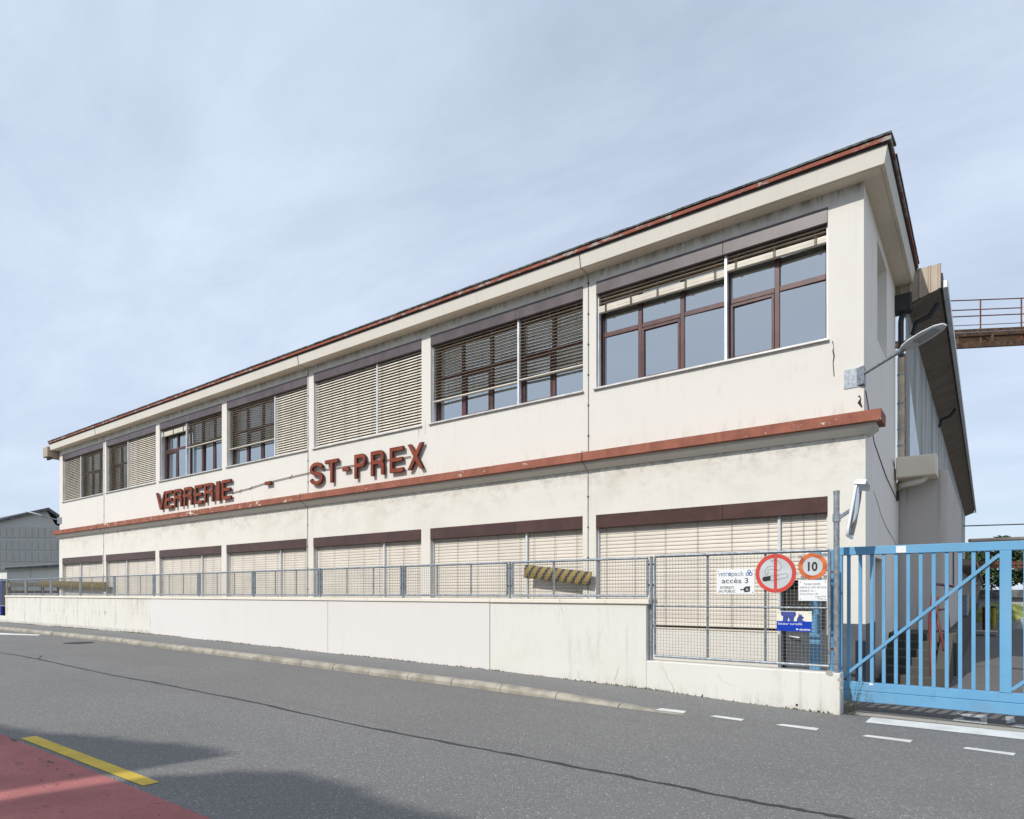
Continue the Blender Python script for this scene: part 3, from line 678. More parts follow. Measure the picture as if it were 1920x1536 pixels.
for i in range(7):
    a, b = bays[i]; g = guide_x(i)
    for (x0, x1), (T, zb, bu) in zip(((a + .031, g - .025), (g + .025, b - .031)), UP[i]):
        blind(x0, x1, E_(6.03), E_(zb), T, i <= 3, 'slat_up', D + .095, bu)
    g = low_guide(i)
    for side, (x0, x1) in enumerate(((a + .031, g - .025), (g + .025, b - .031))):
        zb = E_(.21) if (i == 0 and side == 1) else ZL0 + .01
        blind(x0, x1, E_(1.325), zb, SHUT, i <= 2, 'slat_low', D + .115)
    z0 = ZL0 + .002
    rl = MB().box(g - .022, g + .022, D + .05, D + .17, 0 if i == 0 else z0, E_(1.31)).build('guide_rail', 'alu', bld)
    for q in (a + .015, b - .015): MB().box(q - .013, q + .013, D + .06, D + .17, z0, E_(1.31)).build('guide_rail', 'alu', bld)
# door below the half lowered blind beside the gate
a, b = gx0 + .03, bays[0][1] - .004
dr = MB().box(a, b, D + .26, D + .31, -.015, E_(-.62)).build('door', 'darkgrey', bld)
for p, q in ((a, a + .08), (b - .08, b)): MB().box(p, q, D + .24, D + .30, E_(-.615), E_(.3)).build('door_stile', 'darkmetal', dr)
MB().box(a + .082, b - .082, D + .268, D + .274, E_(-.61), E_(.3)).build('pane', 'black', dr)
MB().tube([(a + .10, D + .26, E_(-.74)), (a + .10, D + .20, E_(-.74)), (a + .26, D + .20, E_(-.76))], .014, 8).build('handle', 'alu', dr)
# lightning conductors with clips, cracks, cable
def conductor(px, zlo):
    x = xY(px, D); m = MB(); pts = [(x, D - .39, E_(6.76)), (x, D - .372, E_(6.74)), (x, D - .327, E_(6.49)), (x, D - .2, E_(6.487)), (x, D - .012, E_(6.46)), (x, D - .012, E_(2.88)), (x, D - .285, E_(2.835)), (x, D - .283, E_(2.64)), (x, D - .178, E_(2.58)), (x, D - .024, E_(2.46)), (x, D - .024, E_(zlo))]
    m.tube(pts, .0055, 6); z = 6.3
    while z > zlo:
        if not 2.3 < z < 2.95: m.box(x - .014, x + .014, D - .034 if z < 2.5 else D - .024, D, E_(z) - .012, E_(z) + .012)
        z -= .62
    m.build('lightning_conductor', 'darkmetal', bld)
conductor(1103.5, -.6); conductor(578, -.6); conductor(195.5, -.6)
def crack_line(pts, Y, w=.006, mt='black', parent=bld, name='crack'):
    vs = []
    for u, v in pts:
        p = atY(u, v, Y); k = random.uniform(.3, 1.3) * w; vs += [p + Vector((-k, 0, 0)), p + Vector((k, 0, 0))]
    n = len(pts); vs += [Vector(v) + Vector((0, .03, 0)) for v in vs]; m = MB()
    m.add(vs, [(2 * i, 2 * i + 1, 2 * i + 3, 2 * i + 2) for i in range(n - 1)]); m.build(name, mt, parent)
crack_line([(1561, 640), (1563, 650), (1562, 658), (1564, 668), (1562, 680), (1563, 692), (1564, 706)], D - .0025, .008)
crack_line([(1610, 742), (1614, 747), (1611, 755), (1616, 764)], D - .0025, .02)
crack_line([(798, 788), (797, 800), (798, 815)], D - .0025, .005); crack_line([(785, 805), (785, 822)], D - .0025, .004); crack_line([(119, 905), (118, 915), (119, 925)], D - .0025, .012)
m = MB()
def sidept(y, z): return (XR + .004, y, E_(z))
for poly in ([(12.35, 1.72), (12.8, 1.6), (13.3, 1.42), (13.9, 1.28), (14.6, 1.18), (15.3, 1.10), (15.8, 1.0)], [(12.3, 1.55), (12.31, 1.3), (12.32, 1.05)], [(12.4, 6.0), (12.42, 5.7), (12.41, 5.4)]):
    vs = []
    for y, z in poly: w = random.uniform(.003, .012); q = sidept(y, z); q = (XR + (.0285 if z < 2.5 else .003), q[1], q[2]); vs += [(q[0], q[1] - w * .4, q[2] - w), (q[0], q[1] + w * .4, q[2] + w)]
    m.add(vs, [(2 * i, 2 * i + 1, 2 * i + 3, 2 * i + 2) for i in range(len(poly) - 1)])
m.build('crack', 'black', bld)
MB().tube([(XR + .02, D + .03, E_(3.2)), (XR + .02, D + .5, E_(2.9)), (XR + .03, 12.4, E_(2.55)), (XR + .035, 14.0, E_(2.2)), (XR + .04, YB, E_(1.95))], .008, 6).build('cable', 'darkmetal', bld)
# downpipe at the end of the side wall
px_, py_ = XR + .10, YB + .02
m = MB().tube([(px_, py_, E_(4.98)), (px_, py_, E_(2.36)), (px_ - .02, py_ - .03, E_(2.28)), (px_ - .07, py_ - .05, E_(2.2))], .065, 12)
dp = m.build('downpipe', 'pipe', bld)
for z in (4.6, 4.0, 3.45, 3.1, 2.8, 2.45): MB().tube([(px_, py_, E_(z)), (px_, py_, E_(z) + .03)], .072, 12).build('pipe_clip', 'galv', dp)
MB().tube([(px_, py_, E_(4.985)), (px_, py_, E_(5.75)), (px_ + .03, py_ - .02, E_(5.9))], .055, 10).build('upper_pipe', 'darkmetal', dp)
MB().bbox(px_ - .14, px_ + .20, py_ - .16, py_ + .14, E_(5.92), E_(6.28), .02).build('rain_head', 'darkmetal', dp)
MB().tube([(px_ - .07, py_ - .06, E_(2.17)), (px_ - .085, py_ - .07, .1)], .03, 8).build('cable_conduit', 'fascia', dp)
MB().bbox(px_ - .12, px_ - .02, py_ - .14, py_ - .05, E_(1.95), E_(2.16), .01).build('junction_box', 'darkmetal', dp)

# ================================================================== ROOF LETTERING
def arc(cx, cy, rx, ry, a0, a1, n=8): return [(cx + rx * math.cos(R(a0 + (a1 - a0) * k / n)), cy + ry * math.sin(R(a0 + (a1 - a0) * k / n))) for k in range(n + 1)]
def glyph(ch, w, h, t):
    """outlines of a bold condensed capital, stroke t"""
    if ch == 'I': return [[(0, 0), (w, 0), (w, h), (0, h)]]
    if ch == '-': return [[(0, h * .40), (w, h * .40), (w, h * .40 + t * 1.0), (0, h * .40 + t * 1.0)]]
    if ch == 'E':
        a, b = h / 2 - t * .48, h / 2 + t * .48
        return [[(0, 0), (w, 0), (w, t), (t, t), (t, a), (w * .93, a), (w * .93, b), (t, b), (t, h - t), (w, h - t), (w, h), (0, h)]]
    if ch == 'T': return [[(w / 2 - t / 2, 0), (w / 2 + t / 2, 0), (w / 2 + t / 2, h - t), (w, h - t), (w, h), (0, h), (0, h - t), (w / 2 - t / 2, h - t)]]
    if ch == 'V': return [[(w / 2 - t * .55, 0), (w / 2 + t * .55, 0), (w, h), (w - t * 1.05, h), (w / 2, t * 1.5), (t * 1.05, h), (0, h)]]
    if ch == 'X':
        q = t * 1.15; c = w / 2
        return [[(0, 0), (q, 0), (c, h * .5 - t * .95), (w - q, 0), (w, 0), (c + t * .62, h * .5), (w, h), (w - q, h), (c, h * .5 + t * .95), (q, h), (0, h), (c - t * .62, h * .5)]]
    if ch in 'PR':
        r = h * .27; y0 = h - 2 * r; y1 = h
        bowl = arc(w - r * .75, h - r, r * .75, r, -90, 90, 10)
        hole = [(t, y0 + t), (t, h - t)] + arc(w - r * .75, h - r, r * .75 - t * .95, r - t, 90, -90, 8)
        if ch == 'P': outer = [(0, 0), (t, 0), (t, y0)] + bowl + [(0, h)]
        else: outer = [(0, 0), (t, 0), (t, y0), (w * .5, y0), (w - t * 1.08, y0 - t * .55), (w - t * 1.02, 0), (w, 0), (w - t * .02, y0 - t * .3), (w - t * .35, y0 + t * .22)] + bowl[2:] + [(0, h)]
        return [outer, hole]
    if ch == 'S':
        k = t / 2; rx = w / 2 - k; ry = h / 4 - k / 2
        top = arc(w / 2, h - k - ry, rx, ry, 5, 270, 14); bot = arc(w / 2, k + ry, rx, ry, 90, -175, 14); path = top + bot[1:]; L, Rr = [], []
        for i, (x, y) in enumerate(path):
            x0, y0 = path[max(i - 1, 0)]; x1, y1 = path[min(i + 1, len(path) - 1)]; l = math.hypot(x1 - x0, y1 - y0); nx, ny = -(y1 - y0) / l, (x1 - x0) / l
            L.append((x + nx * k, y + ny * k)); Rr.append((x - nx * k, y - ny * k))
        return [L + Rr[::-1]]
YF = 11.385
sign = thing('lettering_sign', 'rust red raised capital letters reading VERRERIE and ST-PREX on the factory front', 'sign', (xY(545, D), YF, E_(3.06)))
LET = [('V', 292, 309.5), ('E', 309.8, 322.3), ('R', 326, 340), ('R', 344.4, 359.5), ('E', 364.6, 379), ('R', 382.5, 399), ('I', 404.8, 411.2), ('E', 415.6, 432),
       ('S', 580.5, 604.5), ('T', 609, 633), ('-', 641.7, 653.7), ('P', 664, 684.6), ('R', 694.7, 719), ('E', 730.3, 755.5), ('X', 763.8, 792.9), ('-', 496, 507)]
for k, (ch, u0, u1) in enumerate(LET):
    x0, x1 = xY(u0, YF), xY(u1, YF); h, t = .635, .100
    if ch == 'I': t = x1 - x0
    me = curve_mesh(glyph(ch, x1 - x0, h, t), .07); me.materials.append(M['letter']); me.materials.append(M['letterside'])
    for q in me.polygons: q.material_index = 0 if abs(q.normal.y) > .7 else 1
    o = link('letter', me, None, sign)
    o.location = (x0, YF, E_(3.055)); o['label'] = 'dash between words' if ch == '-' else 'capital letter ' + ch
    if ch == '-' and u0 < 600: o.location.z -= .015
    pn = MB(); xm = (x0 + x1) / 2
    for z in (3.2, 3.55):
        if ch == '-' and z > 3.3: continue
        zz = 3.36 if ch == '-' else z
        off = {'E': x0 + .06, 'R': x0 + .06, 'P': x0 + .06}.get(ch, xm)
        if ch in 'VX' : zz = 3.36
        if ch == 'S': zz = 3.06 + .06 if z < 3.3 else 3.06 + .57
        MB().tube([(off, YF + .065, E_(zz)), (off, D + .01, E_(zz))], .012, 6).build('stud', 'darkmetal', o)
        if ch in 'VX': break
m = MB(); pts = [(433, 925), (470, 915), (500, 905), (560, 891), (600, 882), (660, 873), (730, 862), (770, 856)]
m.tube([atY(u, v, D - .03) for u, v in pts], .011, 6); m.build('conduit', 'rust', sign)
for u, v in ((470, 915), (450, 921), (545, 894)):
    p = atY(u, v, D - .03); MB().bar(p + Vector((-.05, -.01, -.05)), p + Vector((.05, .03, .06)), .012, .012).build('conduit_clip', 'darkmetal', sign)

# ================================================================== BOUNDARY WALL
YW, TW = 9.2, .26
bw = thing('boundary_wall', 'low white rendered retaining wall with coping along the pavement', 'wall', (xY(600, YW), YW, .2))
segs = [(10, 178, 'wall_stained', 0), (178, 283, 'wall_stained', .0), (283, 615, 'wall_clean', -.008), (615, 918.5, 'wall_clean', -.008), (918.5, 1212, 'wall_right', 0)]
ZC = E_(-.10)
for u0, u1, mt, dy in segs:
    a, b = xY(u0, YW) + .004, xY(u1, YW) - .004
    MB().bbox(a, b, YW + dy, YW + TW, -.15, ZC - .072, .006).build('wall_panel', mt, bw)
for a, b in zip([9, 178, 330, 500, 690, 918.5, 1050], [178, 330, 500, 690, 918.5, 1050, 1216.5]):
    MB().bbox(xY(a, YW - .03) + .003, xY(b, YW - .03) - .003, YW - .035, YW + TW + .035, ZC - .071, ZC, .008).build('coping', 'coping', bw)
xr0, xr1 = xY(1212, YW), xY(1575, YW)
MB().bbox(xr0 - .004 + .001, xr1, YW, YW + TW, -.15, E_(-1.04), .010).build('wall_panel', 'wall_right', bw)
xl0 = xY(10, YW)
MB().bbox(xl0 - 9, xl0 - .004, YW + .02, YW + TW, -.1, E_(-.98), .01).build('wall_panel', 'wall_stained', bw)
crack_line([(1240, 1250), (1249, 1262), (1251, 1272), (1260, 1284), (1265, 1296)], YW - .003, .004, 'concrete', bw)
crack_line([(1081, 1256), (1085, 1262), (1086, 1273)], YW - .003, .004, 'concrete', bw); crack_line([(1160, 1250), (1157, 1262), (1152, 1276)], YW - .003, .003, 'concrete', bw)
crack_line([(1345, 1262), (1352, 1275), (1362, 1282), (1380, 1288)], YW - .003, .003, 'concrete', bw); crack_line([(1051, 1132), (1053, 1142), (1056, 1150)], YW - .003, .003, 'concrete', bw)
for u, v, w in ((1556, 1263, .05), (1575, 1275, .03), (1577, 1290, .025)):
    p = atY(u, v, YW - .003); n = 9
    pts = [(p.x + w * random.uniform(.6, 1.2) * math.cos(2 * math.pi * k / n), YW - .003, p.z + w * .8 * random.uniform(.5, 1.2) * math.sin(2 * math.pi * k / n)) for k in range(n)]
    MB().add(pts, [tuple(range(n))[::-1]]).build('chipped_patch', 'concrete', bw)
p = atY(1494, 1322, YW); disc(p.x, p.z, .016, YW - .004, YW + .01, 12).build('drain_hole', 'black', bw)

# ================================================================== MESH FENCE
YP = YW + .10
fence = thing('mesh_fence', 'galvanised railing of framed wire mesh panels on the white wall', 'fence', (xY(600, YP), YP, ZC))
def fence_panel(x0, x1, z0, z1, mids=2, midrail=None, wires=.05):
    r = .021; m = MB()
    m.tube([(x0, YP, z1), (x1, YP, z1)], r, 8); m.tube([(x0, YP, z0), (x1, YP, z0)], r, 8); m.tube([(x0, YP, z0 + r), (x0, YP, z1 - r)], r, 8, False); m.tube([(x1, YP, z0 + r), (x1, YP, z1 - r)], r, 8, False)
    pn = m.build('panel', 'galv', fence)
    if midrail: MB().tube([(x0, YP + .012, midrail), (x1, YP + .012, midrail)], .016, 8).build('mid_rail', 'galv', pn)
    for k in range(1, mids + 1):
        x = x0 + (x1 - x0) * k / (mids + 1); MB().box(x - .018, x + .018, YP + .017, YP + .025, z0 + r, z1 - r).build('upright', 'galv', pn)
    w = MB(); n = max(2, round((x1 - x0) / wires)); t = .0017
    for k in range(1, n): x = x0 + (x1 - x0) * k / n; w.box(x - t, x + t, YP - .008, YP - .0046, z0 + .015, z1 - .015)
    n = max(2, round((z1 - z0) / wires))
    for k in range(1, n): z = z0 + (z1 - z0) * k / n; w.box(x0 + .015, x1 - .015, YP - .0045, YP - .0011, z - t, z + t)
    o = w.build('wire_mesh', 'wire', pn); o['kind'] = 'stuff'
def post(x, z0, z1, r=.026):
    MB().tube([(x, YP, z0), (x, YP, z1)], r, 10).build('post', 'galv', fence)
    for z in (z1 - .14, z1 - .46): MB().box(x - .06, x + .06, YP - .010, YP + .010, z, z + .03).build('bracket', 'darkmetal', fence)
ppx = [1221, 956, 756, 600, 475.5, 373, 289, 214.5, 151, 95.8, 48.3, 13]
pxs = [xY(u, YP) for u in ppx]; PT, PB = E_(.56), E_(-.045)
post(pxs[0], E_(-1.05), PT + .005)
for x in pxs[1:]: post(x, ZC - .02, PT + .005)
for b, a in zip(pxs, pxs[1:]): fence_panel(a + .062, b - .062, PB, PT - .015)
fence_panel(pxs[0] + .062, xY(1555, YP), E_(-.965), PT + .005, 2, E_(-.2), .048)
fence_panel(xl0 - 2.6, xl0 - .1, E_(-.55), PT - .03); fence_panel(xl0 - 5.3, xl0 - 2.75, E_(-.55), PT - .03); post(xl0 - 2.67, E_(-1.0), PT)
# tall pole that ends the fence and carries the mirror
xp = xY(1568.5, YP)
MB().tube([(xp, YP, E_(-1.06)), (xp, YP, E_(1.30))], .036, 14).build('end_pole', 'galv', fence)
MB().tube([(xp, YP, E_(1.301)), (xp, YP, E_(1.335))], .040, 14).build('pole_cap', 'galv', fence)
for z in (.26, -.75): MB().box(xp - .10, xp - .03, YP - .010, YP + .010, E_(z), E_(z) + .03).build('bracket', 'rust', fence)
# traffic mirror
zc = E_(.93); mirror = thing('traffic_mirror', 'hooded white traffic mirror on the pole at the gate', 'mirror', (xp + .04, YP, zc))
n_ = Vector((.985, .05, -.16)).normalized(); u_ = Vector((-.05, .985, 0)).normalized(); w_ = n_.cross(u_); 
if w_.z < 0: w_ = -w_
cm = Vector(atY(1602, 958, YP - .05))
def ring(sx, sz, off, rad=.3, n=8):
    pts = []
    for cxx, czz, a0 in ((1, 1, 0), (-1, 1, 90), (-1, -1, 180), (1, -1, 270)):
        for k in range(n + 1):
            a = R(a0 + 90 * k / n); pts.append(cm + u_ * (cxx * sx * (1 - rad) + sx * rad * math.cos(a)) + w_ * (czz * sz * (1 - rad) + sz * rad * math.sin(a)) + n_ * off)
    return pts
def loft(m, rings):
    n = len(rings[0]); vs = [p for r in rings for p in r]; fs = [(k * n + i, k * n + (i + 1) % n, (k + 1) * n + (i + 1) % n, (k + 1) * n + i) for k in range(len(rings) - 1) for i in range(n)]
    fs += [tuple(range(n - 1, -1, -1)), tuple(range((len(rings) - 1) * n, len(rings) * n))]; m.add(vs, fs); return m
me = loft(MB(), [ring(.22, .28, -.03), ring(.30, .345, -.018), ring(.31, .355, .0), ring(.31, .355, .012), ring(.285, .33, .012)]).mesh('housing'); fixnormals(me); link('housing', me, 'white', mirror)
me = loft(MB(), [ring(.282, .327, .013), ring(.25, .29, .022), ring(.16, .19, .036), ring(.05, .06, .042)]).mesh('mirror_glass'); fixnormals(me)
for p in me.polygons: p.use_smooth = True
link('mirror_glass', me, 'mirror', mirror)
a = ring(.325, .37, -.02); b = ring(.325, .375, .10); b2 = ring(.317, .367, .10); a2 = ring(.317, .362, -.02); n = len(a); vs, fs = [], []
idx = [i for i in range(n) if 2 <= i <= 15]
for i in idx:
    f = 1.0; vs += [a[i], b[i], b2[i], a2[i]]
for k in range(len(idx) - 1):
    p, q = 4 * k, 4 * k + 4
    for j in range(4): fs.append((p + j, p + (j + 1) % 4, q + (j + 1) % 4, q + j))
me = MB().add(vs, fs).mesh('hood'); fixnormals(me); link('hood', me, 'white', mirror)
pb = cm - n_ * .05
MB().bar((xp + .03, YP, zc + .05), pb, .03, .04).build('bracket', 'galv', mirror)
MB().tube([(xp, YP, zc), (xp, YP, zc + .10)], .048, 12).build('clamp', 'galv', mirror)

# ================================================================== SIGNS ON THE FENCE
YS = YP - .034
def plate(x0, x1, z0, z1, label, mt, name='sign_plate'):
    t = thing(name, label, 'sign', ((x0 + x1) / 2, YS, z0)); MB().bbox(x0, x1, YS, YS + .012, z0, z1, .002).build('plate', mt, t)
    for x in (x0 + .025, x1 - .025):
        for z in (z0 + .025, z1 - .025): disc(x, z, .006, YS - .0025, YS + .002, 8).build('screw', 'rust', t)
    return t
# access sign
x0, x1 = xY(1343.6, YS), xY(1414.5, YS); z1 = atY(1378, 1067.5, YS).z; z0 = atY(1378, 1114, YS).z; W, H = x1 - x0, z1 - z0
t = plate(x0, x1, z0, z1, 'white rectangular access plate with grey and black lettering and a camera symbol', 'white', 'access_sign')
Yt = YS - .0012
text_obj('vetr', x0 + W * .045, x0 + W * .305, z0 + H * .735, H * .27, Yt, 'inkgrey', t, bold=.0006); text_obj('o', x0 + W * .315, x0 + W * .395, z0 + H * .735, H * .27, Yt, 'inkblue', t, bold=.003); text_obj('pack', x0 + W * .405, x0 + W * .73, z0 + H * .735, H * .27, Yt, 'inkgrey', t, bold=.0006)
lx, lz = x0 + W * .865, z0 + H * .83
for k in range(3):
    a = R(90 + 120 * k); disc(lx + .026 * math.cos(a), lz + .026 * math.sin(a), .024, Yt - .0012 - .0004 * k, Yt, 20, .0145).build('logo_ring', 'inkblue', t)
text_obj('accès 3', x0 + W * .145, x0 + W * .84, z0 + H * .44, H * .30, Yt, 'ink', t)
text_obj('INTERDIT', x0 + W * .10, x0 + W * .475, z0 + H * .215, H * .145, Yt, 'ink', t); text_obj('AU PUBLIC', x0 + W * .065, x0 + W * .505, z0 + H * .065, H * .145, Yt, 'ink', t)
def cut(pts, name, mt, parent, Y, depth=.0012):
    me = curve_mesh([pts], depth); 
    for v in me.vertices: v.co.y += Y - depth
    return link(name, me, mt, parent)
cxx, czz, k = x0 + W * .64, z0 + H * .075, W * .27
cut([(cxx + k * a, czz + k * b) for a, b in ((0, .34), (.06, .34), (.16, .27), (.30, .34), (.36, .46), (.5, .52), (.5, .57), (.98, .57), (.98, .52), (.88, .5), (.92, .45), (.92, .12), (.84, .04), (.4, .0), (.36, .1), (.3, .2), (.16, .22), (.06, .16), (0, .16))], 'camera_symbol', 'ink', t, Yt)
cut([(cxx + k * a, czz + k * b) for a, b in ((.52, .14), (.76, .14), (.76, .38), (.52, .38))], 'camera_window', 'inkgrey', t, Yt - .0015)
# no smoking
p = atY(1454, 1075.2, YS); r = .268
t = thing('no_smoking_sign', 'large round no smoking sign with red ring and vertical red bar', 'sign', (p.x, YS, p.z - r))
disc(p.x, p.z, r, YS, YS + .01, 48).build('plate', 'greywhite', t)
disc(p.x, p.z, r - .002, YS - .0022, YS - .0005, 48, r * .80).build('ring', 'signred', t)
MB().box(p.x - .021, p.x + .021, YS - .0020, YS - .0004, p.z - r * .805, p.z + r * .805).build('bar', 'signred', t)
def ribbon(pts, w, name, mt, parent, Y):
    L, Rr = [], []
    for i, (x, y) in enumerate(pts):
        a, b = pts[max(i - 1, 0)], pts[min(i + 1, len(pts) - 1)]; l = math.hypot(b[0] - a[0], b[1] - a[1]); nx, ny = -(b[1] - a[1]) / l * w / 2, (b[0] - a[0]) / l * w / 2
        L.append((x + nx, y + ny)); Rr.append((x - nx, y - ny))
    return cut(L + Rr[::-1], name, mt, parent, Y)
sq = lambda a, b: (p.x + (a - 858) / 240 * r, p.z - (b - 352) / 235 * r)
Yn = YS - .0008
ribbon([sq(*q) for q in ((803, 385), (900, 372), (975, 355))] + arc(*sq(975, 381), .028, .029, 90, -90, 8) + [sq(*q) for q in ((975, 407), (900, 424), (803, 437))], .0035, 'cigarette', 'ink', t, Yn)
cut([sq(*q) for q in ((800, 380), (720, 392), (706, 400), (703, 425), (712, 442), (728, 449), (800, 437))], 'ember', 'ink', t, Yn)
ribbon([sq(*q) for q in ((755, 375), (772, 345), (768, 320), (775, 305), (800, 298), (840, 305), (880, 320), (912, 312), (928, 280), (920, 235), (890, 205), (845, 192), (800, 200), (828, 220))], .0035, 'smoke', 'ink', t, Yn)
ribbon([sq(*q) for q in ((745, 378), (735, 345), (738, 315), (760, 280), (800, 262), (838, 268))], .0035, 'smoke', 'ink', t, Yn)
for a in (90, 0, 270): disc(p.x + r * .86 * math.cos(R(a)), p.z + r * .86 * math.sin(R(a)), .006, YS - .004, YS - .002, 8).build('screw', 'galv', t)
# speed limit
p = atY(1523.5, 1062, YS); r = .178
t = thing('speed_limit_sign', 'round speed sign with faded orange ring and black number 10', 'sign', (p.x, YS, p.z - r))
disc(p.x, p.z, r, YS, YS + .01, 40).build('plate', 'greywhite', t); disc(p.x, p.z, r - .001, YS - .0022, YS - .0005, 40, r * .69).build('ring', 'signorange', t)
text_obj('10', p.x - r * .32, p.x + r * .34, p.z - r * .33, r * .93, YS - .001, 'ink', t, bold=.0045)
for sx, sz in ((-.155, .13), (.14, .15), (-.13, -.15), (.15, -.14)): MB().box(p.x + sx - .02, p.x + sx + .02, YS + .0105, YS + .028, p.z + sz - .02, p.z + sz + .02).build('clip', 'galv', t)
# by-law notice
x0, x1 = xY(1497, YS), xY(1551.5, YS); z1, z0 = atY(1524, 1088, YS).z, atY(1524, 1127, YS).z; W, H = x1 - x0, z1 - z0
t = plate(x0, x1, z0, z1, 'small white notice plate with lines of fine print under the speed sign', 'white', 'notice_sign')
for s_, a, b, zz, sz in (('Passage interdit', .2, .76, .78, .15), ('réservé au trafic de l\'usine', .05, .96, .62, .15), ('Amende Fr. 30.—', .05, .60, .45, .15), ('St-Prex, le 27 janvier 1988', .05, .68, .31, .10), ('Le Juge de Paix', .57, .95, .19, .10), ('à Morges', .66, .86, .08, .10)):
    text_obj(s_, x0 + W * a, x0 + W * b, z0 + H * zz, H * sz, YS - .0012, 'inkgrey', t)
# surveillance sign
x0, x1 = xY(1456, YS), xY(1522, YS); z1, z0 = atY(1489, 1146, YS).z, atY(1489, 1184, YS).z; W, H = x1 - x0, z1 - z0
t = plate(x0, x1, z0, z1, 'blue and cream surveillance plate with a guard dog silhouette and white lettering', 'signcream', 'surveillance_sign')
MB().box(x0 + .001, x1 - .001, YS - .0012, YS - .0003, z0 + .001, z0 + H * .50).build('blue_field', 'signblue', t)
g = lambda a, b: (x0 + W * (a - 870) / 422, z1 - H * (b - 805) / 245)
cut([g(*q) for q in ((948, 812), (1102, 812), (1108, 850), (1085, 882), (1080, 926), (1030, 926), (1018, 880), (1006, 926), (945, 926), (952, 870), (930, 862), (918, 815))], 'guard_figure', 'midblue', t, YS - .0005)
cut([g(*q) for q in ((1115, 926), (1122, 890), (1140, 862), (1136, 832), (1156, 852), (1172, 838), (1176, 862), (1206, 882), (1186, 895), (1182, 912), (1215, 926))], 'dog_figure', 'midblue', t, YS - .0005)
text_obj('Secteur surveillé', x0 + W * .04, x0 + W * .735, z0 + H * .315, H * .18, YS - .0015, 'white', t); text_obj('SECURITAS', x0 + W * .66, x0 + W * .965, z0 + H * .06, H * .10, YS - .0015, 'white', t, bold=.001)
cut([g(*q) for q in ((1103, 1023), (1120, 1013), (1140, 1023), (1120, 1034))], 'logo', 'white', t, YS - .0015)

# ================================================================== SLIDING GATE
GY = 9.66
gate = thing('sliding_gate', 'sky blue steel sliding gate with vertical bars and diagonal braces', 'gate', (1.2, GY, 0))
gl, gr = xY(1571, GY), 6.2
MB().bbox(gl, gr, GY - .04, GY + .04, E_(.505), E_(.615), .006).build('top_rail', 'blue', gate)
MB().bbox(gl, gr, GY - .04, GY + .04, E_(-1.297), E_(-1.183), .006).build('bottom_rail', 'blue', gate)
MB().bbox(gl, gr, GY - .055, GY + .055, E_(-1.44), E_(-1.299), .006).build('runner_beam', 'blue', gate)
bars = [1591.6, 1613.2, 1635, 1657.3, 1680, 1703, 1726.4, 1750.8, 1775.3, 1800.3, 1825.4, 1851.6]
bx = [xY(u, GY) for u in bars]; stp = (bx[-1] - bx[0]) / 11
pw = (xY(1874.2, GY - .04), xY(1897, GY - .04))
allb = list(bx); x = pw[1] + .13
p2 = pw[1] + (pw[0] - gl)
while x < p2 - .05: allb.append(x); x += stp
p2w = (p2 + .02, p2 + .02 + pw[1] - pw[0]); x = p2w[1] + .13
while x < gr - .1: allb.append(x); x += stp
for x in allb: MB().bbox(x - .021, x + .021, GY - .02, GY + .02, E_(-1.182), E_(.504), .003).build('bar', 'blue', gate)
for a, b in (pw, p2w): MB().bbox(a, b, GY - .046, GY + .046, E_(-1.1825), E_(.5045), .004).build('gate_post', 'blue', gate)
MB().bbox(gl + .001, gl + .06, GY - .038, GY + .038, E_(-1.182), E_(.504), .004).build('gate_post', 'blue', gate)
for a, b in ((gl + .05, pw[0]), (pw[1], p2w[0]), (p2w[1], gr)):
    MB().bar((a, GY - .034, E_(-1.14)), (b, GY - .034, E_(.46)), .022, .036).build('brace', 'blue', gate)
MB().box(xY(1680, GY - .04), xY(1699, GY - .04), GY - .046, GY - .0405, E_(.517), E_(.604)).build('tag_plate', 'white', gate)
p = atY(1633, 1283, GY - .045); MB().bbox(p.x - .022, p.x + .022, GY - .045, GY - .0405, p.z - .016, p.z + .016, .001).build('sticker', 'white', gate)
gp = thing('gate_guide_post', 'blue steel guide posts holding the gate behind the mesh panel', 'post', (xY(1528, GY + .1), GY + .14, 0))
for u0, u1, yy in ((1517.5, 1538, GY + .16), (1556, 1566, GY + .10)):
    MB().bbox(xY(u0, yy), xY(u1, yy), yy, yy + .09, -.05, E_(.60), .005).build('post', 'blue', gp)
MB().box(xY(1538.5, GY + .15), xY(1556, GY + .15), GY + .17, GY + .2, E_(.52), E_(.55)).build('cross_bar', 'blue', gp)
MB().box(xY(1538.5, GY + .15), xY(1556, GY + .15), GY + .17, GY + .2, E_(.30), E_(.33)).build('cross_bar', 'blue', gp)

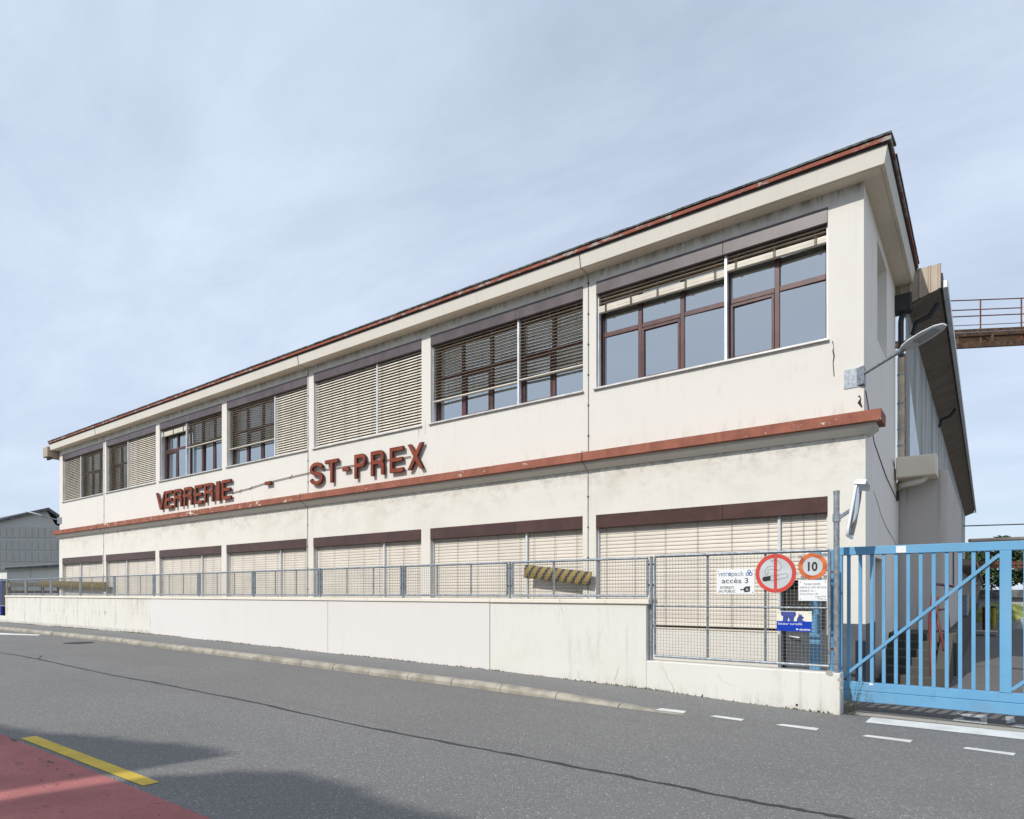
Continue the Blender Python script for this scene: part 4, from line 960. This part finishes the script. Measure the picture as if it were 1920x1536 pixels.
# ================================================================== LAMPS
def lamp(root, dirv, zoff, label):
    L = thing('street_lamp', label, 'lamp', root, 'wall lamps on the factory corners'); dx, dy = dirv
    d = Vector((dx, dy, 0)).normalized(); s = Vector((-d.y, d.x, 0)); p0 = Vector(root); rise = .155
    sgn = 1 if dx > 0 else -1
    MB().box(p0.x - sgn * .28 if sgn > 0 else p0.x + .28, p0.x + sgn * .012, p0.y - .012, p0.y - .002, p0.z - .15, p0.z + .15).build('wall_plate', 'galv', L)
    MB().box(p0.x + sgn * .004, p0.x + sgn * .014, p0.y - .13 + .13, p0.y + .10, p0.z - .15, p0.z + .15).build('wall_plate', 'galv', L)
    MB().prism([(p0.x - sgn * .1, p0.y - .012, p0.z - .13), (p0.x + sgn * .012, p0.y - .012, p0.z - .13), (p0.x + sgn * .012, p0.y - .09, p0.z - .13)],
               [(p0.x - sgn * .1, p0.y - .012, p0.z + .15), (p0.x + sgn * .012, p0.y - .012, p0.z + .15), (p0.x + sgn * .012, p0.y - .09, p0.z + .15)]).build('socket', 'galv', L)
    a = p0 + Vector((0, -.05, .03)); b = a + d * .60 + Vector((0, 0, rise)); MB().tube([a, b], .028, 12).build('arm', 'galv', L)
    ax = (b - a).normalized(); upv = s.cross(ax); upv = upv if upv.z > 0 else -upv
    MB().tube([b - ax * .06, b + ax * .06], .04, 12).build('collar', 'galv', L)
    prof = [(0, .055, .035), (.06, .11, .05), (.18, .155, .055), (.38, .165, .048), (.55, .13, .034), (.63, .06, .016)]
    def sec(t, w, h, n=10):
        c = b + ax * (.02 + t); return [c + s * (w * math.cos(math.pi * k / n)) + upv * (h * math.sin(math.pi * k / n)) for k in range(n + 1)] + [c + s * (-w * .9) - upv * .012, c + s * (w * .9) - upv * .012]
    me = loft(MB(), [sec(*q) for q in prof]).mesh('housing'); fixnormals(me); link('housing', me, 'lampwhite', L)
    c0 = b + ax * .24 - upv * .0125; c1 = b + ax * .55 - upv * .0125
    MB().prism([c0 - s * .09, c0 + s * .09, c1 + s * .075, c1 - s * .075], [c0 - s * .085 - upv * .008, c0 + s * .085 - upv * .008, c1 + s * .07 - upv * .008, c1 - s * .07 - upv * .008]).build('lens', 'lampglass', L)
    return L
lamp((XR, D, E_(3.42)), (math.cos(R(28)), -math.sin(R(28))), 0, 'grey arm street lamp bracketed to the factory corner above the gate')
lamp((XL, D, E_(3.3)), (-.35, -.95), 0, 'grey arm street lamp bracketed to the factory corner facing the grey shed')

# ================================================================== STRIPED GUARDS
def guard(pa, pb, h, label, scallop=True):
    pa, pb = Vector(pa), Vector(pb); L = (pb - pa).length; t = thing('striped_guard', label, 'guard', (0, 0, 0), 'striped guards along the factory front'); t.location = pa; WORLDLOC[t.name] = tuple(pa)
    n = 10; m = MB(); pr = [(-.045 * math.cos(math.pi * (k / n - .5)), h / 2 * math.sin(math.pi * (k / n - .5))) for k in range(n + 1)] + [(.02, h / 2), (.02, -h / 2)]
    m.prism([(0, y, z) for y, z in pr], [(L, y, z) for y, z in pr]); me = m.mesh('guard_shell'); fixnormals(me); o = bpy.data.objects.new('guard_shell', me); me.materials.append(M['stripe']); COL.objects.link(o); o.parent = t
    if scallop:
        for k in range(6): MB_ = MB().box(-.03, -.001, -.035, .0, -h / 2 + h * (k + .15) / 6, -h / 2 + h * (k + .8) / 6); e = bpy.data.objects.new('torn_tab', MB_.mesh('torn_tab')); e.data.materials.append(M['stripe']); COL.objects.link(e); e.parent = t
    for k in (.25, .75):
        e = bpy.data.objects.new('bracket', MB().box(L * k - .02, L * k + .02, .021, D - pa.y + .02 - 0, -.03, .03).mesh('bracket')); e.data.materials.append(M['darkmetal']); COL.objects.link(e); e.parent = t
    t.rotation_euler = (0, math.atan2(-(pb.z - pa.z), pb.x - pa.x), 0)
guard(atY(986, 1071.5, 11.36), atY(1108, 1085.5, 11.36), .28, 'short tilted yellow and black striped guard by the pier with the conductor wire')
guard(atY(74, 1094.5, 11.36), atY(198, 1098.5, 11.36), .30, 'long yellow and black striped guard near the far corner of the factory', False)

# ================================================================== WAREHOUSE BEHIND THE WING
wh = thing('warehouse_shed', 'corrugated warehouse with deep brown ribbed eaves running back from the yard', 'shed', (-1.2, YB + .05, 0))
XW, XO = -1.377, -.72; YE = 62.0; Y0 = YB + .04
def corrugated(p0, along, across, n, length, amp, nrm, prof=((0, 0), (.3, 0), (.4, 1), (.9, 1), (1, 0))):
    """n ribs side by side along `along` (one pitch each), running the vector `across`"""
    p0, along, across, nrm = Vector(p0), Vector(along), Vector(across), Vector(nrm); vs = []; fs = []
    pts = [p0 + along * (k + t) + nrm * (amp * h) for k in range(n) for t, h in prof[:-1]] + [p0 + along * n]
    for p in pts: vs += [p, p + across]
    return MB().add(vs, [(2 * i, 2 * i + 2, 2 * i + 3, 2 * i + 1) for i in range(len(pts) - 1)])
corrugated((XW, Y0, E_(2.5)), (0, .16, 0), (0, 0, 3.55), 285, 0, .035, (1, 0, 0)).build('wall_cladding', 'rib', wh)
MB().add([(XW + .04, Y0 + .4, E_(2.5)), (XW + .04, Y0 + 5.0, E_(2.5)), (XW + .04, Y0 + .4, E_(4.6))], [(0, 1, 2)]).build('cover_sheet', 'gutter', wh)
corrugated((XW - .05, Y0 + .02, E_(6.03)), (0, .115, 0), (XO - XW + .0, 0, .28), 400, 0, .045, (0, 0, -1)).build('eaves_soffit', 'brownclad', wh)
MB().box(XW - .1, XO - .005, Y0 + .05, YE, E_(6.42), E_(6.6)).build('roof', 'roofgrey', wh)
MB().bbox(XO, XO + .085, Y0 - .02, YE, E_(6.25), E_(6.42), .015).build('gutter', 'gutter', wh)
tp = corrugated((XO - .03, Y0 - .03, E_(6.28)), (-.17, 0, 0), (0, 0, .49), 6, 0, .022, (0, -1, 0), ((0, 0), (.12, 1), (.25, 1), (.37, 0), (1, 0)))
for i, v in enumerate(tp.v):
    if i % 2 == 0: tp.v[i] = (v[0], v[1], v[2] + (v[0] - XO) * .33)
tp.build('gable_panel', 'tan', wh)
# ground floor wall with rounded corner
m = MB(); path = [(XR + .03, YB + .10)] + [(-.80 + .16 * math.sin(R(a)), YB + .26 - .16 * math.cos(R(a))) for a in range(0, 91, 15)] + [(-.64, 24.6)]
vs = []; 
for x, y in path: vs += [(x, y, -.1), (x, y, E_(2.55))]
n = len(path); m.add(vs, [(2 * i, 2 * i + 2, 2 * i + 3, 2 * i + 1) for i in range(n - 1)], True); m.add([(x, y, E_(2.55)) for x, y in path] + [(XW, 24.6, E_(2.55)), (XW, YB + .1, E_(2.55))], [tuple(range(n + 2))])
m.build('ground_floor_wall', 'whwall', wh)
MB().bbox(-.70, -.632, 18.3, 19.0, E_(.15), E_(1.15), .004).build('window', 'black', wh)
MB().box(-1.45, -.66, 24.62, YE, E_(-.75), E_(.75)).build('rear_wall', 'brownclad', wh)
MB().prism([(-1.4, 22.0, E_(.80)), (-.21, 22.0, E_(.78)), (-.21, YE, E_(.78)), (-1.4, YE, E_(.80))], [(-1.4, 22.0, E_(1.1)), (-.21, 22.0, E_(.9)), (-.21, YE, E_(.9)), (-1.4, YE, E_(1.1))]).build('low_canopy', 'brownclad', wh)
for y in (30, 38, 46, 54): MB().bar((-.55, y, E_(-.7)), (-.3, y, E_(.75)), .08, .08).build('canopy_strut', 'tan', wh)
bxx = MB().bbox(-1.50, -.80, 15.32, YB + .11, E_(2.36), E_(2.78), .02); bx_ = bxx.build('concrete_box', 'boxrender', wh)
MB().tube([(-1.43, 15.72, E_(2.26)), (-1.30, 15.55, E_(2.25)), (-1.12, 15.50, E_(2.27)), (-1.02, 15.5, E_(2.31)), (-.98, 15.5, E_(2.40))], .06, 12).build('elbow_pipe', 'fascia', bx_)
for y, z in ((16.3, 5.98), (26.0, 6.0)): MB().tube([(XW + .1, y, E_(z - .42)), (XW + .16, y, E_(z - .18)), (XW + .4, y, E_(z - .1)), (XO - .1, y, E_(z + .12))], .05, 10).build('gutter_pipe', 'darkmetal', wh)

# loading dock and steps
dock = thing('loading_dock', 'worn concrete loading dock with a flight of steps beside the wing', 'dock', (-1.1, 13.1, 0))
nst = 6; ys0, tread, rise = 13.05, .285, .80 / 6
for k in range(nst):
    j = random.uniform(-.01, .01); y = ys0 + k * tread
    MB().bbox(XR + .035 - .0, -.70, y + j, y + tread + .05 if k < nst - 1 else 14.9, -.05, rise * (k + 1), .015).build('step', 'step', dock)
MB().prism([(-.695, ys0 - .05, -.05), (-.50, ys0 - .02, -.05), (-.50, 14.7, -.05), (-.695, 14.7, -.05)], [(-.695, ys0 - .05, .30), (-.50, ys0 - .02, .28), (-.50, 14.7, .80), (-.695, 14.7, .80)]).build('side_wall', 'step', dock)
MB().bbox(XR + .035, -.45, 14.91, 60, -.05, .80, .02).build('platform', 'step', dock)
hr = thing('handrail', 'bent red tubular handrail on the concrete steps', 'handrail', (-.72, 14.0, .5))
MB().tube([(-.76, 13.2, .12), (-.77, 13.3, .62), (-.80, 13.5, .85), (-.82, 13.7, 1.1), (-.80, 14.2, 1.55), (-.78, 14.6, 1.74), (-.62, 15.0, 1.72), (-.52, 15.2, 1.70)], .026, 8).build('top_rail', 'handrail', hr)
MB().tube([(-.60, 13.8, .55), (-.66, 14.0, .8), (-.74, 14.2, 1.1), (-.74, 14.3, 1.5)], .026, 8).build('post', 'handrail', hr)
MB().tube([(-.58, 15.05, .80), (-.64, 15.02, 1.71)], .024, 8).build('post', 'handrail', hr)
MB().tube([(-.74, 14.3, 1.25), (-.60, 15.05, 1.27)], .018, 8).build('mid_rail', 'rust', hr)

# ================================================================== YARD STRUCTURES
def dpt(u, v, d):
    a, b = ray(u); return Vector((a * d, b * d, EYE + (HY - v) * d / F))
gan = thing('walkway_gantry', 'rusty steel overhead walkway with railings crossing behind the warehouse eaves', 'gantry', dpt(1850, 640, 24))
A0, A1 = dpt(1700, 657, 23.2), dpt(1960, 643, 24.4)
dirg = (A1 - A0).normalized(); back = Vector((dirg.y, -dirg.x, 0)).normalized(); back = back if back.y > 0 else -back
def gl_(o, z, r, name, mt, n=8, rng=(0, 1)):
    a = A0 + (A1 - A0) * rng[0]; b = A0 + (A1 - A0) * rng[1]
    return MB().tube([a + back * o + Vector((0, 0, z)), b + back * o + Vector((0, 0, z))], r, n).build(name, mt, gan)
for o in (0, .9):
    gl_(o, 1.72, .022, 'handrail', 'rust'); gl_(o, 1.13, .022, 'handrail', 'rust') if o == 0 else None
    MB().bar(A0 + back * o + Vector((0, 0, .60)), A1 + back * o + Vector((0, 0, .60)), .03, .10).build('toe_board', 'rust2', gan)
gl_(0, .80, .014, 'handrail', 'rust')
MB().bar(A0 + Vector((0, 0, .45)), A1 + Vector((0, 0, .45)), .10, .14).build('edge_beam', 'rust2', gan)
MB().bar(A0 + back * .9 + Vector((0, 0, .45)), A1 + back * .9 + Vector((0, 0, .45)), .10, .12).build('edge_beam', 'rust2', gan)
MB().bar(A0 + Vector((0, 0, .05)), A1 + Vector((0, 0, .05)), .12, .18).build('lower_beam', 'rust2', gan)
L = (A1 - A0).length; g = MB(); k = 0.0
while k < L: p = A0 + dirg * k; g.bar(p + Vector((0, 0, .38)), p + back * .9 + Vector((0, 0, .38)), .012, .03); k += .09
o = g.build('grating', 'rust2', gan); o['kind'] = 'stuff'
for k in (.08, .35, .60, .86): p = A0 + (A1 - A0) * k; MB().bar(p + Vector((0, 0, .10)), p + Vector((0, 0, .42)), .12, .12).build('beam_web', 'rust2', gan)
for k in (.20, .52, .82): p = A0 + (A1 - A0) * k; MB().bar(p + Vector((0, 0, .1)), p + Vector((0, 0, 1.74)), .05, .05).build('rail_post', 'rust', gan)
for u in (1700,):
    p = A0 + dirg * .4 + back * .4; MB().bar((p.x, p.y, 0), (p.x, p.y, p.z), .2, .2).build('column', 'rust2', gan)
p = dpt(2050, 640, 24.4); MB().bar((p.x, p.y, -.1), (p.x, p.y, p.z), .2, .2).build('column', 'rust2', gan); MB().bar(A1, (p.x, p.y, A1.z), .1, .16).build('edge_beam', 'rust2', gan)
def pipe(name, u0, v0, d0, u1, v1, d1, r, mt, label, cat, legs=()):
    a, b = dpt(u0, v0, d0), dpt(u1, v1, d1); t = thing(name, label, cat, (a.x, a.y, a.z)); MB().tube([a, b], r, 10).build('pipe', mt, t)
    for k in legs: p = a + (b - a) * k; MB().bar((p.x, p.y, -.1), (p.x, p.y, p.z - r), .1, .1).build('leg', mt, t)
pipe('overhead_pipe', 1818, 1014, 30, 2080, 1003, 31, .09, 'tan', 'lagged tan pipe running level just above the gate', 'pipe', (.97,))
pipe('overhead_cable', 1806, 986.5, 24, 2080, 978, 25, .022, 'darkmetal', 'thin dark conduit stretched from the warehouse across the yard', 'pipe', (.98,))
pb = thing('pipe_bridge', 'red rusted steel beams bridging the yard in front of the trees', 'beam', dpt(1880, 1060, 42))
for v, h in ((1056, .22), (1063.5, .16)): MB().bar(dpt(1822, v + .5, 42), dpt(2060, v - 1, 42), .2, h).build('beam', 'rust', pb)
for u in (1826, 2050): p = dpt(u, 1056, 42.15); MB().bar((p.x, p.y, -.05), (p.x, p.y, p.z), .18, .18).build('column', 'rust', pb)
# distant low building, mound, gravel heap
hl = dpt(1880, 1118, 70)
wb = thing('low_white_building', 'low white building with dark flat roof beyond the yard', 'building', (hl.x, hl.y, 0))
MB().box(-3, 40, 62, 70, -.3, EYE - .35).build('wall', 'gravel', wb); MB().box(-3.4, 40.4, 61.6, 70.4, EYE - .34, EYE + .25).build('roof', 'roofgrey', wb)
for k in range(6): MB().box(4 + k * 5, 5.6 + k * 5, 61.96, 62.05, .5, 1.1).build('window', 'black', wb)
MB().box(-2, 30, 57.0, 57.25, -.3, .42).build('low_wall', 'concrete', wb)
def mound(name, c, rx, ry, h, mt, label, cat):
    m = MB(); n, k = 28, 7; vs = []; 
    for j in range(k + 1):
        f = j / k
        for i in range(n):
            a = 2 * math.pi * i / n; r = 1 - f; zz = h * (1 - (r) ** 2) * (1 + .12 * math.sin(5 * a + j))
            w = 1 + .08 * math.sin(3 * a + 1.3); vs.append((c[0] + rx * r * w * math.cos(a), c[1] + ry * r * w * math.sin(a), c[2] + zz))
    m.add(vs, [(j * n + i, j * n + (i + 1) % n, (j + 1) * n + (i + 1) % n, (j + 1) * n + i) for j in range(k) for i in range(n)], True)
    o = m.build(name, mt); tag(o, label, cat); return o
mound('grass_mound', (.8, 46, -.2), 2.6, 3, 1.1, 'grass', 'rounded dry grass mound in front of the low wall', 'mound')
mound('gravel_heap', (2.0, 38, -.2), 1.6, 2, .75, 'gravel', 'pale gravel heap at the far side of the yard', 'gravel')
for x, y, mt, nm, lab in ((-.05, 33, 'handrail', 'fire_post', 'red post standing by the dock end'), (.25, 36, 'yellow', 'bollard', 'yellow bollard standing past the dock end')):
    t = thing(nm, lab, 'post', (x, y, 0)); MB().tube([(x, y, -.05), (x, y, .9)], .09, 10).build('shaft', mt, t); MB().tube([(x, y, .9), (x, y, .98)], .105, 10).build('cap', 'darkmetal', t)
t = thing('wall_cabinet', 'grey cabinet on the dock below the low canopy', 'cabinet', (-.66, 26.5, .8)); MB().bbox(-.66, -.50, 26.2, 27.0, .8, 1.5, .02).build('body', 'galv', t); MB().box(-.52, -.496, 26.25, 26.95, .86, 1.45).build('door', 'greywhite', t)
t = thing('pallet', 'stacked wooden pallet at the dock edge', 'pallet', (-.2, 30, 0))
for k in range(3): MB().bbox(-.42, .35, 29.6 + k * .3, 29.85 + k * .3, .12, .15, .004).build('board', 'tan', t); MB().box(-.42 + k * .34, -.33 + k * .34, 29.6, 30.45, -.02, .118).build('bearer', 'tan', t)

# trees: tapered trunk, limbs, leaf clumps
def tree(name, label, loc, h, rx, mt, n=2600, leaf=.22, group=None, trunk=.25, low=.25, seed=1, cat='tree', rz=None):
    rnd = random.Random(seed); t = thing(name, label, cat, loc, group); x0, y0, z0 = loc
    m = MB(); top = z0 + h * .72; m.tube([(x0, y0, z0 - .2), (x0 + .1, y0, z0 + h * .35), (x0, y0 + .1, top)], trunk, 8, True, trunk * .3)
    for k in range(6):
        a = rnd.uniform(0, 6.28); zz = z0 + h * rnd.uniform(low, .6); m.tube([(x0, y0, zz), (x0 + rx * .35 * math.cos(a), y0 + rx * .35 * math.sin(a), zz + h * .1), (x0 + rx * .7 * math.cos(a), y0 + rx * .7 * math.sin(a), zz + h * .2)], trunk * .35, 6, True, trunk * .1)
    m.build('trunk', 'bark', t)
    cl = []; cz = z0 + h * (low + (1 - low) / 2); rz_ = h * (1 - low) / 2
    for k in range(26):
        a, b, r = rnd.uniform(0, 6.28), math.asin(rnd.uniform(-1, 1)), rnd.uniform(.35, .8); cl.append((x0 + rx * r * math.cos(a) * math.cos(b), y0 + rx * r * math.sin(a) * math.cos(b), cz + rz_ * r * math.sin(b), rnd.uniform(.22, .42) * rx))
    m = MB()
    for k in range(n):
        c = rnd.choice(cl); a, b = rnd.uniform(0, 6.28), math.asin(rnd.uniform(-1, 1)); r = c[3] * rnd.uniform(.6, 1.05)
        p = Vector((c[0] + r * math.cos(a) * math.cos(b), c[1] + r * math.sin(a) * math.cos(b), c[2] + r * math.sin(b) * .8))
        u = Vector((rnd.gauss(0, 1), rnd.gauss(0, 1), rnd.gauss(0, .7))).normalized() * leaf * rnd.uniform(.5, 1.1); v = u.cross(Vector((rnd.gauss(0, 1), rnd.gauss(0, 1), rnd.gauss(0, 1)))).normalized() * leaf * rnd.uniform(.3, .6)
        m.add([p - u, p + v, p + u, p - v], [(0, 1, 2, 3)])
    m.build('crown', mt, t); return t
tree('leafy_tree', 'tall dense green tree behind the red pipe bridge', (1.3, 76, -.3), 7.6, 3.2, 'leafdark', 3200, .26, 'trees beyond the yard', seed=2)
tree('leafy_tree', 'rounded dark green tree behind the low white building roof', (4.6, 80, -.3), 6.2, 2.8, 'leafdark', 2600, .26, 'trees beyond the yard', seed=3)
tree('leafy_tree', 'broad green tree standing farthest along behind the white building', (9.5, 78, -.3), 7.0, 3.6, 'leaf', 2800, .28, 'trees beyond the yard', seed=5)
tree('leafy_tree', 'lighter green tree at the end of the warehouse canopy', (-1.5, 74, -.3), 6.6, 2.4, 'leaf', 2400, .24, 'trees beyond the yard', seed=6)
tree('olive_bush', 'olive green bush growing beside the gravel heap', (3.2, 34, -.1), 1.9, .95, 'leafolive', 1800, .10, None, .05, .05, 4, 'bush')
t = thing('traffic_cone', 'orange traffic cone in front of the olive bush', 'cone', (2.25, 31, 0)); MB().tube([(2.25, 31, -.05), (2.25, 31, .55)], .16, 12, True, .03).build('cone', 'orange', t); MB().box(2.05, 2.45, 30.8, 31.2, -.06, -.02).build('base', 'darkmetal', t)
m = MB(); n = 40
vs = [(-600 + 2600 * i / n, 2600, -60) for i in range(n + 1)] + [(-600 + 2600 * i / n, 2600 + 200, 55 + 42 * math.sin(i * .41) + 22 * math.sin(i * 1.1)) for i in range(n + 1)] + [(-600 + 2600 * i / n, 3400, -60) for i in range(n + 1)]
m.add(vs, [(j * (n + 1) + i, j * (n + 1) + i + 1, (j + 1) * (n + 1) + i + 1, (j + 1) * (n + 1) + i) for j in (0, 1) for i in range(n)], True); struct(m.build('hills', 'hill'))

# ================================================================== LEFT BACKGROUND
XG = -60.0
def atX(u, v, X):
    a, b = ray(u); d = X / a; return Vector((X, b * d, EYE + (HY - v) * d / F))
gs = thing('grey_gabled_shed', 'grey fibre cement shed with an asymmetric gable behind the factory', 'shed', (XG, 18, 0))
q = [atX(-90, 1000, XG), atX(88, 958, XG), atX(104, 984, XG), atX(150, 1000, XG)]
base = [(p.x, p.y, -.3) for p in (q[3], q[0])]
me = MB().prism([tuple(p) for p in q] + base, [(p.x - 22, p.y, p.z) for p in q] + [(b[0] - 22, b[1], b[2]) for b in base]).mesh('body'); fixnormals(me); link('body', me, 'fibre', gs)
def roof_slab(p, r, name='roof'):
    up_ = Vector((0, 0, .22)); ov = .35
    a, b = p + Vector((ov, 0, .02)), r + Vector((ov, 0, .02)); me = MB().prism([a, b, b + Vector((-23, 0, 0)), a + Vector((-23, 0, 0))], [a + up_, b + up_, b + up_ + Vector((-23, 0, 0)), a + up_ + Vector((-23, 0, 0))]).mesh(name); fixnormals(me); link(name, me, 'roofgrey', gs)
roof_slab(q[0], q[1]); roof_slab(q[1] + Vector((0, .01, 0)), q[3])
for v0, v1 in ((985, 1005), (1009, 1028), (1031, 1050), (1053, 1074)):          # courses of corrugated sheets, each sheet its own piece
    u = -36.0
    while u < 112:
        a0, a1 = atX(u, v0 + 4, XG), atX(u + 11.6, v0 + 4, XG); zt, zb = a0.z, atX(u, v1 + 3, XG).z
        if zt < q[1].z - abs(a0.y - q[1].y) * .42 - .1:
            c = corrugated((XG + .03, a0.y + .01, zb), (0, (a1.y - a0.y - .02) / 5, 0), (0, 0, zt - zb), 5, 0, .022, (1, 0, 0)); c.build('sheet', 'fibre', gs)
        u += 12.0
lb = thing('low_outbuilding', 'low pale stained outbuilding with dark roof in front of the grey shed', 'shed', (-48, 13.5, 0))
XB = -48.0; a, b = atX(13, 1068, XB), atX(140, 1060.5, XB)
MB().prism([(XB, a.y, -.2), (XB, b.y, -.2), (XB - 5, b.y, -.2), (XB - 5, a.y, -.2)], [(XB, a.y, a.z - .03), (XB, b.y, b.z - .03), (XB - 5, b.y, b.z - .03), (XB - 5, a.y, a.z - .03)]).build('wall', 'fibre_light', lb)
me = MB().prism([(XB + .3, a.y - .2, a.z - .02), (XB + .3, b.y + .2, b.z + .0), (XB - 5.2, b.y + .2, b.z), (XB - 5.2, a.y - .2, a.z)], [(XB + .3, a.y - .2, a.z + .1), (XB + .3, b.y + .2, b.z + .16), (XB - 5.2, b.y + .2, b.z + .25), (XB - 5.2, a.y - .2, a.z + .2)]).mesh('roof'); fixnormals(me); link('roof', me, 'roofgrey', lb)
sb = thing('side_annex', 'brown framed annex at the edge of the grey shed', 'shed', (-46, 10.6, 0)); a, b = atX(-60, 1092, -46), atX(11, 1092, -46)
MB().box(-50, -46, a.y, b.y, -.2, a.z).build('wall', 'brownclad', sb); MB().box(-50.2, -45.8, a.y - .2, b.y + .1, a.z + .003, a.z + .2).build('roof', 'roofgrey', sb)
bm = thing('wooden_beam_rack', 'brown weathered beam rack behind the railing by the outbuilding', 'rack', (-41, 11.5, .3)); a, b = atX(16, 1096, -41), atX(108, 1096, -41)
for v, h in ((1097, .22), (1110, .12)): z = atX(60, v, -41).z; MB().box(-41.1, -40.9, a.y, b.y, z - h / 2, z + h / 2).build('beam', 'rust2' if v > 1100 else 'tan', bm)
for k in range(4): y = a.y + (b.y - a.y) * k / 3; MB().box(-41.15, -41.0, y, y + .1, 0, atX(60, 1092, -41).z).build('upright', 'bark', bm)
bp = thing('blue_gate_leaf', 'blue painted gate leaf edge beyond the end of the white wall', 'gate', (xl0 - .9, YP + .3, 0)); xb = xY(2.5, YP + .3)
MB().bbox(xb - .9, xb, YP + .28, YP + .34, .3, E_(.62), .01).build('leaf', 'signblue', bp); MB().box(xb - .95, xb - .87, YP + .27, YP + .35, .2, E_(.66)).build('hinge_post', 'galv', bp)
t = thing('yellow_bin', 'small yellow grit bin behind the far end of the fence', 'bin', (xl0 - .25, YW + .75, .2)); c = atY(6, 1135, YW + .75)
MB().bbox(c.x - .2, c.x + .2, YW + .6, YW + .95, .2, c.z, .02).build('body', 'darkmetal', t); MB().bbox(c.x - .22, c.x + .22, YW + .58, YW + .97, c.z + .001, c.z + .10, .02).build('lid', 'yellow', t)

# ================================================================== PLANTS
rnd = random.Random(3)
wd = thing('weed', 'thin leafy weed growing at the end of the white wall by the gate', 'plant', (xr1 + .06, YW + .05, 0))
for k in range(9):
    h = rnd.uniform(.18, .62); lx, ly = rnd.uniform(-.01, .22), rnd.uniform(-.06, .06); b0 = Vector((xr1 + .05 + rnd.uniform(-.02, .1), YW + .08 + rnd.uniform(-.05, .1), -.02)); p1 = b0 + Vector((lx * .5, ly * .5, h * .6)); p2 = b0 + Vector((lx, ly, h))
    st = MB().tube([b0, p1, p2], .0035, 5, True, .0015).build('stem', 'leafolive', wd); lv = MB()
    for j in range(rnd.randint(9, 18)):
        f = rnd.uniform(.1, 1); p = b0.lerp(p2, f) + Vector((rnd.gauss(0, .012), rnd.gauss(0, .012), 0)); s_ = rnd.uniform(.012, .026); u = Vector((rnd.gauss(0, 1), rnd.gauss(0, 1), rnd.gauss(0, .5))).normalized() * s_; v = u.cross(Vector((0, .3, 1))).normalized() * s_ * .5
        lv.add([p, p + u * .5 + v, p + u, p + u * .5 - v], [(0, 1, 2, 3)])
    lv.build('leaves', 'leaf' if k % 3 else 'leafolive', st)
m = MB()
for k in range(2600):                                        # moss and weeds along the wall foot
    x = rnd.uniform(-33, xr1); 
    if 8.4 < (x + 33) % 5.7 < 8.4: continue
    g = .5 + .5 * math.sin(x * 1.7) * math.sin(x * .53 + 1) + rnd.gauss(0, .2)
    if g < .45: continue
    z = walk_top(x, 9.2); y = YW - .012 - abs(rnd.gauss(0, .018)); h = rnd.uniform(.006, .035) * (1.3 if x > -5 else 1); w = rnd.uniform(.004, .016); a = rnd.uniform(0, 3.14); c, s_ = math.cos(a) * w, math.sin(a) * w
    m.add([(x - c, y - s_, z), (x + c, y + s_, z), (x + c * .3 + rnd.gauss(0, .01), y + rnd.gauss(0, .006), z + h)], [(0, 1, 2)])
o = m.build('wall_foot_moss', 'leafolive'); tag(o, 'thin line of moss and weeds at the foot of the white wall', 'moss'); o['kind'] = 'stuff'

# added unseen hedge-shaped hulls behind the camera, shaped to shade the near lane
def hedge_shade_caster(x0, x1, tops, yc, dep, label, seed):
    rr = random.Random(seed); t = thing('hedge_shade_caster', label, 'hedge', ((x0 + x1) / 2, yc, 0), 'added shade casters behind the camera')
    nx, nr = max(8, int((x1 - x0) / .35)), 20; rings = []
    for i in range(nx + 1):
        x = x0 + (x1 - x0) * i / nx; h = lerp_table(tops, x); r = []
        e = min(1, (min(i, nx - i) + .6) / 2.2)
        for k in range(nr):
            a = 2 * math.pi * k / nr; cy, sy = math.cos(a), math.sin(a)
            py = yc + dep * e * (abs(cy) ** .6) * (1 if cy > 0 else -1) * rr.uniform(.94, 1.04); pz = h / 2 + .1 + h / 2 * (abs(sy) ** .6) * (1 if sy > 0 else -1) * (.92 + .08 * e)
            r.append((x, py, max(-.05, pz + rr.uniform(-.03, .03))))
        rings.append(r)
    me = loft(MB(), rings).mesh('crown'); fixnormals(me); cr = link('crown', me, 'leafdark', t)
    m = MB()
    for k in range(5000):
        i = rr.randrange(nx + 1); p = Vector(rr.choice(rings[i])) + Vector((rr.uniform(-.12, .12), rr.gauss(0, .04), rr.gauss(-.03, .02))); p.x = min(max(p.x, x0 + .05), x1 - .05)
        u = Vector((rr.gauss(0, .5), rr.gauss(0, 1), rr.gauss(0, 1))).normalized() * .07; v = u.cross(Vector((rr.gauss(0, 1), rr.gauss(0, 1), rr.gauss(0, 1)))).normalized() * .03; m.add([p - u, p + v, p + u, p - v], [(0, 1, 2, 3)])
    o = m.build('foliage', 'leaf', cr); o['kind'] = 'stuff'
YH = -8.6
def shadow_x(x): return x + .38 - (3.2 - YH) * math.tan(SUN_AZ)
def top_h(y): return (y - .2 - YH) / math.cos(SUN_AZ) * math.tan(SUN_EL)
sx = shadow_x
hedge_shade_caster(sx(-15), sx(-6.12), [(sx(-15), top_h(2.2)), (sx(-9.5), top_h(2.4)), (sx(-8.5), top_h(2.6)), (sx(-7.7), top_h(2.98)), (sx(-6.9), top_h(3.25)), (sx(-6.12), top_h(3.85))], YH, .5, 'added unseen hedge shaped shade caster with a tapering shoulder across the road', 4)
hedge_shade_caster(sx(-5.82), sx(6), [(sx(-5.8), top_h(3.0)), (sx(-5.3), top_h(3.45)), (sx(-4.2), top_h(3.38)), (sx(-2.8), top_h(3.35)), (sx(0), top_h(2.9)), (sx(6), top_h(2.2))], YH, .5, 'added unseen hedge shaped shade caster with a level top across the road', 8)
